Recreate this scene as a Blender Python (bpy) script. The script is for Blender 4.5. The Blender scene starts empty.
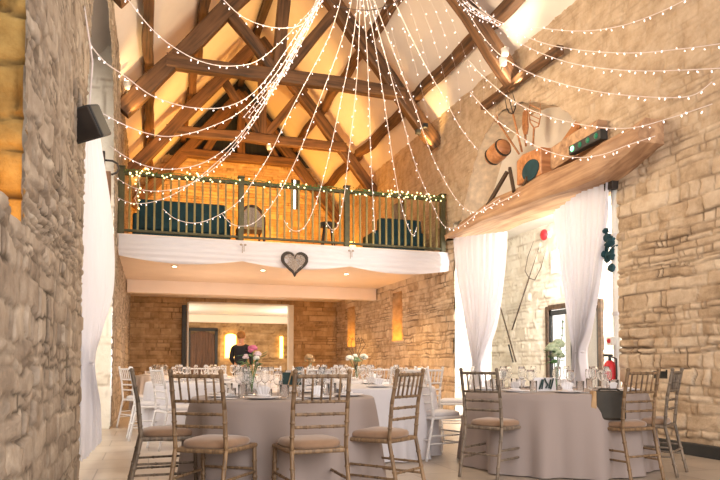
import bpy, bmesh, math, random
import numpy as np
from math import sin, cos, pi, radians, sqrt, atan2
from mathutils import Vector, Matrix, noise as mnoise
random.seed(7)
S = bpy.context.scene
COL = S.collection
# ------------------------------------------------------------------ camera
FPX, CXP, PYP, CH, YAW, PIT = 650.0, 360.0, 336.0, 0.98, radians(17.9), radians(2.5)
cd = bpy.data.cameras.new('camera'); cam = bpy.data.objects.new('camera', cd); COL.objects.link(cam)
cam.location = (0, 0, CH); cam.rotation_euler = (pi/2 + PIT, 0, -YAW)
cd.sensor_width = 36; cd.lens = FPX/720*36; cd.shift_y = (PYP-240)/720
cd.clip_start = .05; cd.clip_end = 200
S.camera = cam
S.view_settings.view_transform = 'Standard'; S.view_settings.look = 'None'
S.view_settings.gamma = 1; S.view_settings.use_curve_mapping = False
S.view_settings.exposure = 0.27
# ------------------------------------------------------------------ world
W = bpy.data.worlds.new('world'); S.world = W; W.use_nodes = True
bg = W.node_tree.nodes['Background']; bg.inputs[0].default_value = (1, .93, .86, 1); bg.inputs[1].default_value = 1.5
# ------------------------------------------------------------------ lights
def light(kind, name, loc, power, col=(1, 1, 1), target=None, size=.1, size_y=None, spot=None, blend=.6):
    d = bpy.data.lights.new(name, kind); d.energy = power; d.color = col
    if kind == 'AREA':
        d.size = size
        if size_y: d.shape = 'RECTANGLE'; d.size_y = size_y
    else: d.shadow_soft_size = size
    if spot: d.spot_size = radians(spot); d.spot_blend = blend
    o = bpy.data.objects.new(name, d); COL.objects.link(o); o.location = loc
    if target: o.rotation_euler = (Vector(target)-Vector(loc)).to_track_quat('-Z', 'Y').to_euler()
    return o
WARM = (1, .60, .22); AMB = (1, .42, .04); DAY = (.93, .95, 1)
light('AREA', 'hall_fill_behind', (2.6, -1.6, 2.8), 235, (1, .95, .93), (3.4, 8, 3.0), 5.0, 3.5)  # added fill light behind the camera, not a real window
light('AREA', 'daylight_left_doorway', (-2.3, 8.0, 2.4), 75, (1, .95, .87), (1.5, 8.2, 1.2), 3.0, 3.6)
light('AREA', 'daylight_annex', (7.1, 5.9, 2.2), 190, (1, .96, .9), (7.2, 12, 1.9), 1.6, 2.4)
light('AREA', 'annex_wall_fill', (6.75, 8.4, 3.75), 480, (1, .95, .87), (8.0, 11.2, 1.7), .8, 2.2)  # added fill to brighten the annex wall, set out of view
light('POINT', 'far_room_lamp', (.2, 22.5, 1.7), 170, (1, .86, .68), size=.3)
light('POINT', 'far_room_lamp', (5.0, 22.5, 1.7), 170, (1, .86, .68), size=.3)
for x, p in ((.4, 330), (2.5, 650), (4.7, 330)):
    light('SPOT', 'balcony_wall_wash', (x, 16.9, 3.5), p, AMB, (x, 19.9, 4.7), .1, spot=125, blend=.8)
light('SPOT', 'truss_uplight', (5.38, 11.95, 5.35), 70, WARM, (4.6, 12.3, 7.6), .05, spot=110)
light('SPOT', 'truss_uplight', (-.28, 11.95, 5.3), 50, WARM, (.5, 12.0, 7.6), .05, spot=120)
light('SPOT', 'truss_uplight', (5.4, 8.75, 5.3), 100, (1, .78, .55), (4.3, 9.1, 7.6), .05, spot=110)
light('SPOT', 'truss_uplight', (1.2, 14.3, 4.3), 420, (1, .52, .14), (1.8, 16.2, 7.0), .05, spot=100)
light('SPOT', 'truss_uplight', (3.9, 14.3, 4.3), 420, (1, .52, .14), (3.3, 16.2, 7.0), .05, spot=100)
light('POINT', 'truss_foot_lamp', (.55, 15.5, 5.5), 28, AMB, size=.08)
light('POINT', 'truss_foot_lamp', (4.5, 15.5, 5.5), 22, AMB, size=.08)
light('POINT', 'hall_warm_fill', (2.5, 8.2, 4.6), 300, (1, .77, .50), size=.6)  # added warm fill in mid-air, no fitting belongs to it
light('POINT', 'under_balcony_fill', (1.2, 14.5, 1.6), 30, (1, .70, .48), size=.3)  # this pair is added fill, standing in for bounce onto the soffit
light('POINT', 'under_balcony_fill', (3.8, 14.5, 1.6), 30, (1, .70, .48), size=.3)
light('POINT', 'window_niche_lamp', (-.66, 3.05, 1.75), 5, (1, .5, .08), size=.05)
for x in (.9, 2.6, 4.3):
    for y in (12.9, 17.2):
        light('SPOT', 'soffit_downlight', (x, y, 2.9), 125, (1, .54, .17), (x, y, 0), .04, spot=120)
for y in (18.35, 14.55):
    light('POINT', 'wall_niche_lamp', (5.68, y, 1.62), 16, AMB, size=.03)
# ------------------------------------------------------------------ helpers
fh = Vector((sin(YAW), cos(YAW), 0)); RV = Vector((cos(YAW), -sin(YAW), 0)); ZV = Vector((0, 0, 1))
FV = fh*cos(PIT) + ZV*sin(PIT); UV = ZV*cos(PIT) - fh*sin(PIT); CV = Vector((0, 0, CH))
def ray(x, y): return FV + RV*((x-CXP)/FPX) + UV*((PYP-y)/FPX)
def atY(x, y, v): d = ray(x, y); return CV + d*(v/d.y)
def atX(x, y, v): d = ray(x, y); return CV + d*(v/d.x)
def tag(o, label=None, cat=None, group=None, kind=None):
    if label: o['label'] = label
    if cat: o['category'] = cat
    if group: o['group'] = group
    if kind: o['kind'] = kind
    return o
def empty(name, loc=(0, 0, 0), rz=0, label=None, cat=None, group=None):
    o = bpy.data.objects.new(name, None); COL.objects.link(o); o.location = loc; o.rotation_euler = (0, 0, rz)
    o.empty_display_size = .05
    return tag(o, label, cat, group)
def copy_tree(o, parent=None):
    c = o.copy(); COL.objects.link(c); c.parent = parent
    for ch in o.children: copy_tree(ch, c)
    return c
class MB:
    def __init__(s): s.v = []; s.f = []
    def add(s, vs, fs):
        n = len(s.v); s.v += [tuple(v) for v in vs]; s.f += [tuple(i+n for i in f) for f in fs]; return s
    def box(s, x0, x1, y0, y1, z0, z1):
        return s.add([(x, y, z) for x in (x0, x1) for y in (y0, y1) for z in (z0, z1)],
                     [(0, 1, 3, 2), (4, 6, 7, 5), (0, 4, 5, 1), (2, 3, 7, 6), (0, 2, 6, 4), (1, 5, 7, 3)])
    def tube(s, pts, rad, n=8, cap=True):
        pts = [Vector(p) for p in pts]; m = len(pts)
        if not hasattr(rad, '__len__'): rad = [rad]*m
        vs = []; up = None
        for i, p in enumerate(pts):
            t = (pts[min(i+1, m-1)]-pts[max(i-1, 0)])
            t = t.normalized() if t.length > 1e-9 else ZV.copy()
            if up is None: up = Vector((1, 0, 0)) if abs(t.x) < .8 else Vector((0, 1, 0))
            a = (up - t*up.dot(t)).normalized(); up = a; b = t.cross(a)
            for k in range(n):
                q = 2*pi*k/n; vs.append(p + (a*cos(q)+b*sin(q))*rad[i])
        fs = [(i*n+k, i*n+(k+1) % n, (i+1)*n+(k+1) % n, (i+1)*n+k) for i in range(m-1) for k in range(n)]
        if cap: fs += [tuple(range(n))[::-1], tuple((m-1)*n+k for k in range(n))]
        return s.add(vs, fs)
    def lathe(s, prof, n=16, c=(0, 0, 0)):
        m = len(prof); vs = []
        for r, z in prof:
            for k in range(n):
                q = 2*pi*k/n; vs.append((c[0]+r*cos(q), c[1]+r*sin(q), c[2]+z))
        fs = [(i*n+k, i*n+(k+1) % n, (i+1)*n+(k+1) % n, (i+1)*n+k) for i in range(m-1) for k in range(n)]
        fs += [tuple(range(n))[::-1], tuple((m-1)*n+k for k in range(n))]
        return s.add(vs, fs)
    def ball(s, c, r, n=10, m=6, sq=(1, 1, 1), rough=0):
        vs = []; 
        for i in range(m+1):
            a = pi*i/m
            for k in range(n):
                q = 2*pi*k/n; d = Vector((sin(a)*cos(q), sin(a)*sin(q), -cos(a)))
                rr = r*(1+rough*mnoise.noise(d*2.3+Vector(c)*7)); vs.append((c[0]+d.x*rr*sq[0], c[1]+d.y*rr*sq[1], c[2]+d.z*rr*sq[2]))
        fs = [(i*n+k, i*n+(k+1) % n, (i+1)*n+(k+1) % n, (i+1)*n+k) for i in range(m) for k in range(n)]
        return s.add(vs, fs)
    def prism(s, poly, axis, a, b):
        n = len(poly); mk = {'x': lambda p, t: (t, p[0], p[1]), 'y': lambda p, t: (p[0], t, p[1]), 'z': lambda p, t: (p[0], p[1], t)}[axis]
        vs = [mk(p, a) for p in poly]+[mk(p, b) for p in poly]
        return s.add(vs, [tuple(range(n))[::-1], tuple(range(n, 2*n))]+[(i, (i+1) % n, n+(i+1) % n, n+i) for i in range(n)])
    def mesh(s, name, smooth=False):
        me = bpy.data.meshes.new(name); me.from_pydata(s.v, [], s.f)
        bm = bmesh.new(); bm.from_mesh(me); bmesh.ops.remove_doubles(bm, verts=bm.verts, dist=1e-5)
        bmesh.ops.recalc_face_normals(bm, faces=bm.faces); bm.to_mesh(me); bm.free()
        if smooth:
            for p in me.polygons: p.use_smooth = True
        return me
    def build(s, name, mat, parent=None, smooth=False, bevel=0, sub=0, loc=None):
        me = s.mesh(name, smooth); me.materials.append(mat)
        o = bpy.data.objects.new(name, me); COL.objects.link(o); o.parent = parent
        if loc is not None: o.location = loc
        if bevel:
            b = o.modifiers.new('bevel', 'BEVEL'); b.width = bevel; b.segments = 2; b.limit_method = 'ANGLE'
        if sub:
            b = o.modifiers.new('sub', 'SUBSURF'); b.levels = sub; b.render_levels = sub
        return o
# ------------------------------------------------------------------ materials
def nt(name):
    m = bpy.data.materials.new(name); m.use_nodes = True; t = m.node_tree
    return m, t, t.nodes['Principled BSDF']
def N(t, k, **kw):
    n = t.nodes.new(k)
    for a, b in kw.items():
        if a.startswith('i_'): n.inputs[a[2:].replace('_', ' ')].default_value = b
        else: setattr(n, a, b)
    return n
def ramp(t, fac, stops):
    r = t.nodes.new('ShaderNodeValToRGB'); e = r.color_ramp.elements
    while len(e) < len(stops): e.new(.5)
    for q, (p, c) in zip(e, stops): q.position = p; q.color = (*c, 1)
    t.links.new(fac, r.inputs[0]); return r.outputs[0]
def mat(name, col, rough=.6, metal=0, var=.12, scale=8, bump=0, spec=.4, sheen=0, stretch=(1, 1, 1), emit=None, es=0, trans=0, alpha=1):
    m, t, p = nt(name); L = t.links
    tc = N(t, 'ShaderNodeTexCoord'); mp = N(t, 'ShaderNodeMapping'); mp.inputs['Scale'].default_value = stretch
    L.new(tc.outputs['Object'], mp.inputs[0])
    nz = N(t, 'ShaderNodeTexNoise', i_Scale=scale, i_Detail=5.0); L.new(mp.outputs[0], nz.inputs['Vector'])
    c = col
    out = ramp(t, nz.outputs['Fac'], [(.25, tuple(max(0, x*(1-var)) for x in c)), (.75, tuple(min(1, x*(1+var)) for x in c))])
    L.new(out, p.inputs['Base Color'])
    p.inputs['Roughness'].default_value = rough; p.inputs['Metallic'].default_value = metal
    p.inputs['Specular IOR Level'].default_value = spec
    if sheen: p.inputs['Sheen Weight'].default_value = sheen
    if bump:
        b = N(t, 'ShaderNodeBump', i_Strength=bump, i_Distance=.01); L.new(nz.outputs['Fac'], b.inputs['Height']); L.new(b.outputs[0], p.inputs['Normal'])
    if emit: p.inputs['Emission Color'].default_value = (*emit, 1); p.inputs['Emission Strength'].default_value = es
    if trans: p.inputs['Transmission Weight'].default_value = trans; p.inputs['IOR'].default_value = 1.14
    if alpha < 1: p.inputs['Alpha'].default_value = alpha
    return m
def wood(name, c1, c2, rough=.6, scale=3.0, along=0, bump=.4):
    m, t, p = nt(name); L = t.links
    tc = N(t, 'ShaderNodeTexCoord'); mp = N(t, 'ShaderNodeMapping')
    s = [14, 14, 14]; s[along] = .9; mp.inputs['Scale'].default_value = s
    L.new(tc.outputs['Object'], mp.inputs[0])
    nz = N(t, 'ShaderNodeTexNoise', i_Scale=scale*.35, i_Detail=7.0, i_Distortion=.7); L.new(mp.outputs[0], nz.inputs['Vector'])
    n2 = N(t, 'ShaderNodeTexNoise', i_Scale=1.6, i_Detail=3.0); L.new(tc.outputs['Object'], n2.inputs['Vector'])
    mx = N(t, 'ShaderNodeMath', operation='ADD'); L.new(nz.outputs['Fac'], mx.inputs[0])
    ml = N(t, 'ShaderNodeMath', operation='MULTIPLY'); ml.inputs[1].default_value = .5; L.new(n2.outputs['Fac'], ml.inputs[0]); L.new(ml.outputs[0], mx.inputs[1])
    out = ramp(t, mx.outputs[0], [(.5, c1), (.72, tuple((a+b)/2 for a, b in zip(c1, c2))), (.95, c2)])
    L.new(out, p.inputs['Base Color']); p.inputs['Roughness'].default_value = rough
    b = N(t, 'ShaderNodeBump', i_Strength=bump, i_Distance=.02); L.new(nz.outputs['Fac'], b.inputs['Height']); L.new(b.outputs[0], p.inputs['Normal'])
    return m
def stone(name, cols, joint_shade, rough=.9, fine=30):  # joint colour: mortar, darkened to paint in the shade of crevices
    m, t, p = nt(name); L = t.links
    tc = N(t, 'ShaderNodeTexCoord')
    at = N(t, 'ShaderNodeAttribute', attribute_name='tone'); aj = N(t, 'ShaderNodeAttribute', attribute_name='joint')
    nz = N(t, 'ShaderNodeTexNoise', i_Scale=5.0, i_Detail=8.0, i_Roughness=.65); L.new(tc.outputs['Object'], nz.inputs['Vector'])
    nf = N(t, 'ShaderNodeTexNoise', i_Scale=float(fine), i_Detail=6.0, i_Roughness=.7); L.new(tc.outputs['Object'], nf.inputs['Vector'])
    a = N(t, 'ShaderNodeMath', operation='MULTIPLY_ADD'); a.inputs[1].default_value = .9; L.new(nz.outputs['Fac'], a.inputs[0])
    s = N(t, 'ShaderNodeMath', operation='MULTIPLY_ADD'); s.inputs[1].default_value = .30; s.inputs[2].default_value = -.10; L.new(at.outputs['Fac'], s.inputs[0]); L.new(s.outputs[0], a.inputs[2])
    n = len(cols)
    out = ramp(t, a.outputs[0], [(.2+.62*i/(n-1), c) for i, c in enumerate(cols)])
    mx = N(t, 'ShaderNodeMix', data_type='RGBA'); L.new(aj.outputs['Fac'], mx.inputs[0]); L.new(out, mx.inputs[6]); mx.inputs[7].default_value = (*joint_shade, 1)
    L.new(mx.outputs[2], p.inputs['Base Color']); p.inputs['Roughness'].default_value = rough; p.inputs['Specular IOR Level'].default_value = .15
    ad = N(t, 'ShaderNodeMath', operation='MULTIPLY_ADD'); ad.inputs[1].default_value = .35; L.new(nf.outputs['Fac'], ad.inputs[0]); L.new(nz.outputs['Fac'], ad.inputs[2])
    b = N(t, 'ShaderNodeBump', i_Strength=.7, i_Distance=.03); L.new(ad.outputs[0], b.inputs['Height']); L.new(b.outputs[0], p.inputs['Normal'])
    return m
def cloth(name, col, trans=.35, rough=.9):
    m, t, p = nt(name); L = t.links
    p.inputs['Base Color'].default_value = (*col, 1); p.inputs['Roughness'].default_value = rough; p.inputs['Sheen Weight'].default_value = .1
    tc = N(t, 'ShaderNodeTexCoord'); w = N(t, 'ShaderNodeTexNoise', i_Scale=260.0); L.new(tc.outputs['Object'], w.inputs['Vector'])
    b = N(t, 'ShaderNodeBump', i_Strength=.1, i_Distance=.002); L.new(w.outputs['Fac'], b.inputs['Height']); L.new(b.outputs[0], p.inputs['Normal'])
    if trans:
        tr = N(t, 'ShaderNodeBsdfTranslucent'); tr.inputs[0].default_value = (*col, 1)
        mx = N(t, 'ShaderNodeMixShader'); mx.inputs[0].default_value = trans
        L.new(p.outputs[0], mx.inputs[1]); L.new(tr.outputs[0], mx.inputs[2]); L.new(mx.outputs[0], t.nodes['Material Output'].inputs[0])
    return m
def emitm(name, col, s):
    m, t, p = nt(name); p.inputs['Base Color'].default_value = (.8, .8, .8, 1)
    p.inputs['Emission Color'].default_value = (*col, 1); p.inputs['Emission Strength'].default_value = s
    return m
M = {}
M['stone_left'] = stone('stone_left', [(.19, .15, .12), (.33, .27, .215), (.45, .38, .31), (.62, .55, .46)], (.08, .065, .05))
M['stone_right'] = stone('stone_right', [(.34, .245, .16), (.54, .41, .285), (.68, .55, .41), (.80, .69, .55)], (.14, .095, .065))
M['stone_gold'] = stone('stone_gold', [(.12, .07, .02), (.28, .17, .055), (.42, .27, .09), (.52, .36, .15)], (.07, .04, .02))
M['stone_back'] = stone('stone_back', [(.30, .20, .10), (.44, .29, .15), (.56, .39, .22), (.68, .50, .31)], (.18, .11, .06))
M['stone_white'] = stone('stone_white', [(.66, .59, .49), (.78, .72, .61), (.84, .79, .69), (.88, .84, .75)], (.46, .38, .29))
M['plaster'] = mat('plaster', (.82, .75, .69), .9, var=.05, scale=2, bump=.1, spec=.1)
M['whitewash'] = mat('whitewash', (.80, .76, .70), .9, var=.06, scale=3, bump=.3, spec=.1)
M['cream'] = mat('cream', (.88, .76, .67), .7, var=.03, scale=2)
M['timber'] = wood('timber', (.032, .017, .010), (.20, .098, .043))
M['timber_dark'] = wood('timber_dark', (.025, .018, .014), (.11, .065, .038))
M['slab'] = wood('slab', (.24, .12, .065), (.62, .40, .24), scale=2.2, along=1)
M['dark_board'] = wood('dark_board', (.008, .012, .014), (.03, .034, .036), along=2)
M['chair_wood'] = wood('chair_wood', (.075, .045, .026), (.32, .205, .11), rough=.5, scale=10, along=2, bump=.2)
M['chair_wood_dark'] = wood('chair_wood_dark', (.055, .042, .032), (.27, .21, .155), rough=.5, scale=10, along=2, bump=.2)
M['chair_white'] = mat('chair_white', (.70, .68, .68), .5, var=.05)
M['cushion'] = mat('cushion', (.27, .165, .10), .85, var=.08, scale=20, sheen=.4)
M['cushion_pale'] = mat('cushion_pale', (.62, .60, .62), .9, var=.04, scale=20)
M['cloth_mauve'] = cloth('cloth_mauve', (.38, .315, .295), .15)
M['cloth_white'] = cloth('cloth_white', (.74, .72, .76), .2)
M['curtain'] = cloth('curtain', (.70, .70, .78), .28)
M['swag'] = cloth('swag', (.72, .72, .79), .25)
M['napkin'] = cloth('napkin', (.78, .76, .78), .1)
M['glass'] = mat('glass', (1, 1, 1), .03, var=0, trans=.96, spec=.6)
M['black'] = mat('black', (.035, .038, .04), .5, var=.2)
M['speaker'] = mat('speaker', (.045, .048, .05), .65, var=.2, scale=60)
M['iron'] = mat('iron', (.06, .05, .045), .6, metal=.5, var=.3)
M['rail'] = mat('rail_green', (.07, .065, .03), .6, var=.3, scale=12)
M['baluster'] = wood('baluster', (.13, .11, .035), (.36, .29, .11), along=2, scale=5)
M['leaf'] = mat('leaf', (.07, .17, .05), .6, var=.4, scale=30)
M['sage'] = mat('sage', (.26, .36, .22), .7, var=.3, scale=30)
M['hydrangea'] = mat('hydrangea', (.48, .56, .38), .8, var=.25, scale=40)
M['pink'] = mat('pink', (.72, .18, .30), .7, var=.25, scale=30)
M['palepink'] = mat('palepink', (.80, .62, .62), .7, var=.15, scale=30)
M['white_petal'] = mat('white_petal', (.82, .80, .72), .7, var=.08, scale=30)
M['red'] = mat('red', (.62, .03, .04), .35, var=.08)
M['white_paint'] = mat('white_paint', (.78, .78, .76), .5, var=.04)
M['teal'] = mat('teal', (.012, .05, .065), .8, var=.3)
M['skin'] = mat('skin', (.58, .32, .22), .55, var=.06, scale=20)
M['hair'] = mat('hair', (.30, .15, .05), .8, var=.3, scale=60, stretch=(1, 1, .2))
M['jacket'] = mat('jacket', (.018, .022, .035), .8, var=.2)
M['trouser'] = mat('trouser', (.03, .03, .035), .8, var=.2)
M['shirt'] = mat('shirt', (.75, .75, .78), .8)
M['copper'] = wood('copper', (.30, .11, .04), (.62, .30, .13), rough=.45, along=0)
M['wicker'] = mat('wicker', (.045, .035, .03), .8, var=.4, scale=60)
M['wicker_pale'] = mat('wicker_pale', (.36, .30, .26), .8, var=.4, scale=60)
M['bulb'] = emitm('bulb', (1, .84, .82), 1.7)
M['bulb_yellow'] = emitm('bulb_yellow', (1, .82, .32), 2.5)
M['wire'] = mat('wire', (.85, .76, .74), .6)
M['lampglow'] = emitm('lampglow', (1, .85, .55), 12)
M['amberglow'] = emitm('amberglow', (1, .55, .08), 5)
M['green_led'] = emitm('green_led', (.05, 1, .35), 2.5)
M['windowglow'] = emitm('windowglow', (.95, .98, 1), 1.6)
M['chalk'] = mat('chalk', (.02, .05, .05), .7, var=.3)
M['tan'] = mat('tan', (.42, .27, .14), .7, var=.2)
M['leather'] = mat('leather', (.032, .026, .018), .6, var=.3)
M['brown_cloth'] = mat('brown_cloth', (.20, .12, .07), .85, var=.2)
def floor_mat():
    m, t, p = nt('floor_stone'); L = t.links
    tc = N(t, 'ShaderNodeTexCoord'); br = N(t, 'ShaderNodeTexBrick'); L.new(tc.outputs['Object'], br.inputs['Vector'])
    br.inputs['Scale'].default_value = 1.0; br.inputs['Brick Width'].default_value = .9; br.inputs['Row Height'].default_value = .6
    br.inputs['Mortar Size'].default_value = .006
    br.inputs['Color1'].default_value = (.50, .43, .36, 1); br.inputs['Color2'].default_value = (.43, .36, .29, 1); br.inputs['Mortar'].default_value = (.25, .20, .16, 1)
    nz = N(t, 'ShaderNodeTexNoise', i_Scale=3.0, i_Detail=6.0); L.new(tc.outputs['Object'], nz.inputs['Vector'])
    mx = N(t, 'ShaderNodeMix', data_type='RGBA', blend_type='MULTIPLY'); mx.inputs[0].default_value = .5
    L.new(br.outputs[0], mx.inputs[6]); L.new(ramp(t, nz.outputs['Fac'], [(.3, (.7, .66, .62)), (.7, (1, 1, 1))]), mx.inputs[7])
    L.new(mx.outputs[2], p.inputs['Base Color']); p.inputs['Roughness'].default_value = .32
    return m
M['floor'] = floor_mat()
# ------------------------------------------------------------------ rubble walls
def hsh(a, b, seed):
    v = np.sin(a*127.1+b*311.7+seed*74.7)*43758.5453; return v-np.floor(v)
def vn(u, v, seed):
    iu = np.floor(u); iv = np.floor(v); fu = u-iu; fv = v-iv; fu = fu*fu*(3-2*fu); fv = fv*fv*(3-2*fv)
    a = hsh(iu, iv, seed); b = hsh(iu+1, iv, seed); c = hsh(iu, iv+1, seed); d = hsh(iu+1, iv+1, seed)
    return (a*(1-fu)+b*fu)*(1-fv)+(c*(1-fu)+d*fu)*fv-.5
def rubble_field(U, V, seed, h, l, depth, wb):
    rng = np.random.RandomState(seed)
    V2 = V+wb*.9*h*vn(U/(l*1.5), V/(h*2.6), seed+3)+wb*.35*h*vn(U/(l*.4), V/(h*.8), seed+4)
    U2 = U+wb*.5*l*vn(U/l*1.3, V/h*.9, seed+5)
    hb = [V.min()-1]
    while hb[-1] < V.max()+1: hb.append(hb[-1]+h*rng.choice([.6, .8, 1, 1.2, 1.5, 2.1]))
    hb = np.array(hb); ci = np.clip(np.searchsorted(hb, V2)-1, 0, len(hb)-2)
    dv = np.minimum(V2-hb[ci], hb[ci+1]-V2); ch = hb[ci+1]-hb[ci]
    disp = np.zeros_like(U); tone = np.zeros_like(U); joint = np.zeros_like(U)
    for c in range(len(hb)-1):
        msk = ci == c
        if not msk.any(): continue
        ub = [U.min()-1-rng.rand()*l]
        hh = hb[c+1]-hb[c]
        while ub[-1] < U.max()+1: ub.append(ub[-1]+(l*.55+hh*.5)*rng.choice([.45, .7, 1.0, 1.4, 2.0, 2.8]))
        ub = np.array(ub); si = np.clip(np.searchsorted(ub, U2[msk])-1, 0, len(ub)-2)
        du = np.minimum(U2[msk]-ub[si], ub[si+1]-U2[msk])
        r1 = rng.rand(len(ub)); r2 = rng.rand(len(ub)); r3 = (rng.rand(len(ub))-.5)*.25
        d = np.minimum(du, dv[msk])
        w = np.clip(d/.022, 0, 1); w = w*w*(3-2*w)
        cu = U2[msk]-(ub[si]+ub[si+1])/2
        disp[msk] = w*depth*(.55+.9*r1[si])+cu*r3[si]*w
        tone[msk] = r2[si]; joint[msk] = 1-np.clip((d-.003)/.013, 0, 1)
    deep = np.clip((vn(U/.45, V/.3, seed+9)-.24)*8, 0, 1)
    disp -= deep*depth*1.6*(joint > 0)
    disp += depth*.5*vn(U/.09, V/.07, seed+6)+depth*.35*vn(U/.04, V/.035, seed+7)+depth*1.2*vn(U/.9, V/.9, seed+8)
    return disp, tone, np.clip(joint*(.28+1.5*np.clip(vn(U/.32, V/.2, seed+12)+.12, 0, 1)), 0, 1)  # joints darken in scattered spots, crevice shade put into the colour
def wall_grid(name, us, vs, pos, nrm, seed, h, l, depth, keep, material, wb=.5, fade=None):
    us = np.array(us); vs = np.array(vs); U, V = np.meshgrid(us, vs, indexing='ij')
    disp, tone, joint = rubble_field(U, V, seed, h, l, depth, wb)
    if fade:
        q = np.clip((V-fade[0])/(fade[1]-fade[0]), 0, 1)*(1-fade[2]); disp = disp*(1-q*.6); joint = joint*(1-q); tone = tone*(1-q)+.35*q
    P = pos(U, V); nr = np.array(nrm)
    co = P+disp[..., None]*nr-depth*.6*nr
    nu, nv = U.shape; idx = np.arange(nu*nv).reshape(nu, nv)
    cu = (U[:-1, :-1]+U[1:, 1:])/2; cv = (V[:-1, :-1]+V[1:, 1:])/2
    k = keep(cu, cv) if keep else np.ones_like(cu, bool)
    f = np.stack([idx[:-1, :-1], idx[1:, :-1], idx[1:, 1:], idx[:-1, 1:]], -1)[k]
    return finish_grid(name, co, f, tone, joint, material)
def finish_grid(name, co, f, tone, joint, material):
    used = np.unique(f); remap = np.full(co.reshape(-1, 3).shape[0], -1); remap[used] = np.arange(len(used))
    co = co.reshape(-1, 3)[used]; f = remap[f]
    me = bpy.data.meshes.new(name); me.vertices.add(len(co)); me.vertices.foreach_set('co', co.astype(np.float32).ravel())
    me.loops.add(f.size); me.loops.foreach_set('vertex_index', f.astype(np.int32).ravel())
    me.polygons.add(len(f)); me.polygons.foreach_set('loop_start', np.arange(0, f.size, 4, dtype=np.int32)); me.polygons.foreach_set('loop_total', np.full(len(f), 4, np.int32))
    me.update(calc_edges=True)
    for nm, arr in (('tone', tone), ('joint', joint)):
        a = me.attributes.new(nm, 'FLOAT', 'POINT'); a.data.foreach_set('value', arr.ravel()[used].astype(np.float32))
    me.materials.append(material)
    o = bpy.data.objects.new(name, me); COL.objects.link(o); o['kind'] = 'structure'; return o
def steps(*segs):
    out = []
    for a, b, r in segs: out += list(np.arange(a, b-1e-6, r))
    out.append(segs[-1][1]); return out
XL, XR, YB, YG, EAVE, SL = -.56, 5.65, 11.75, 19.9, 6.12, 1.19
XM = (XL+XR)/2; RIDGE = EAVE+SL*(XR-XM)
wob = lambda U, V, s: .05*vn(U/.35, V/.35, s)*2+.03*vn(U/.12, V/.12, s+1)*2
# left wall: opening Y 6.25..9.55 with an arched head, niche window near camera
def larch(y): 
    t = np.clip(1-((y-8.45)/2.4)**2, 0, 1); return 2.6+2.9*np.sqrt(t)
def keepL(U, V):
    a = (U > 6.02+wob(U, V, 1)) & (U < 10.72+wob(U, V, 2)) & (V < larch(U))
    b = (U > 1.6) & (U < 3.27+wob(U, V, 5)*1.5) & (V > 1.62-.25*(U-3.27)*0+.06*vn(U/.2, V/.2, 4)) & (V < 2.75)
    return ~(a | b)
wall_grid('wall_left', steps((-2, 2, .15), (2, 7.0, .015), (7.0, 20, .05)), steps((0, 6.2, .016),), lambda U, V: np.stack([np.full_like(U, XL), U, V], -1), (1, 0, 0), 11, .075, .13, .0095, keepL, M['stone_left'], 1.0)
wall_grid('wall_left_doorway_reveal', steps((-1.5, XL-.01, .03)), steps((0, 6.1, .035)), lambda U, V: np.stack([U, np.full_like(U, 10.72), V], -1), (0, -1, 0), 14, .22, .3, .014, None, M['stone_white'])
wall_grid('wall_left_near_reveal', steps((-1.5, XL-.01, .04)), steps((0, 6.1, .04)), lambda U, V: np.stack([U, np.full_like(U, 6.01), V], -1), (0, 1, 0), 15, .2, .3, .02, None, M['stone_left'])
# splayed golden niche of the near window
wall_grid('wall_left_niche', steps((1.5, 3.4, .022)), steps((1.2, 3.0, .022)), lambda U, V: np.stack([np.full_like(U, -1.02)+.42*np.clip(1-np.abs(V-1.45)/.9, 0, 1), U, V], -1), (1, 0, 0), 21, .19, .4, .05, None, M['stone_gold'])
wall_grid('wall_left_niche_cheek', steps((-1.15, XL-.02, .02)), steps((1.2, 3.0, .02)), lambda U, V: np.stack([U, np.full_like(U, 3.34), V], -1), (0, -1, 0), 23, .2, .3, .05, None, M['stone_gold'], .8)
# right wall
def rtop(y):
    return np.interp(y, [6.9, 7.12, 7.3, 7.53, 7.95, 8.49, 9.1, 9.69, 10.2, 10.6, 10.95, 11.14, 11.4], [3.3, 3.80, 4.12, 4.35, 4.72, 5.01, 5.22, 5.28, 5.08, 4.74, 4.2, 3.84, 3.3])
def keepR(U, V):
    low = (U > 6.81+.4*wob(U, V, 31)) & (U < 11.5+wob(U, V, 32)) & (V < 3.75)
    arch = (U > 6.95) & (U < 11.35) & (V >= 3.7) & (V < rtop(U)+wob(U, V, 33))
    n1 = (U > 17.95) & (U < 18.75) & (V > 1.5) & (V < 2.68)
    n2 = (U > 14.25) & (U < 14.9) & (V > 1.55) & (V < 2.72)
    n3 = (U > 14.0) & (U < 14.8) & (V > 3.9) & (V < 4.9)
    hole = (U > 6.02) & (U < 6.26+wob(U, V, 40)) & (V > .82) & (V < .93+wob(U, V, 41))
    return ~(low | arch | n1 | n2 | n3 | hole)
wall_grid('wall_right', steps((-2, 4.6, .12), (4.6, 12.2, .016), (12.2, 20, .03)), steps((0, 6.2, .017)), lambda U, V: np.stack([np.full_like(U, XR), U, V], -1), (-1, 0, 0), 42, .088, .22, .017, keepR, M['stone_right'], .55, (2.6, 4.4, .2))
wall_grid('wall_right_far_jamb', steps((XR+.01, 6.45, .03)), steps((0, 5.6, .035)), lambda U, V: np.stack([U, np.full_like(U, 11.5), V], -1), (0, -1, 0), 44, .22, .34, .02, None, M['stone_white'])
wall_grid('wall_right_near_jamb', steps((XR+.01, 6.45, .04)), steps((0, 5.6, .05)), lambda U, V: np.stack([U, np.full_like(U, 6.80), V], -1), (0, 1, 0), 45, .22, .34, .02, None, M['stone_white'])
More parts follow.
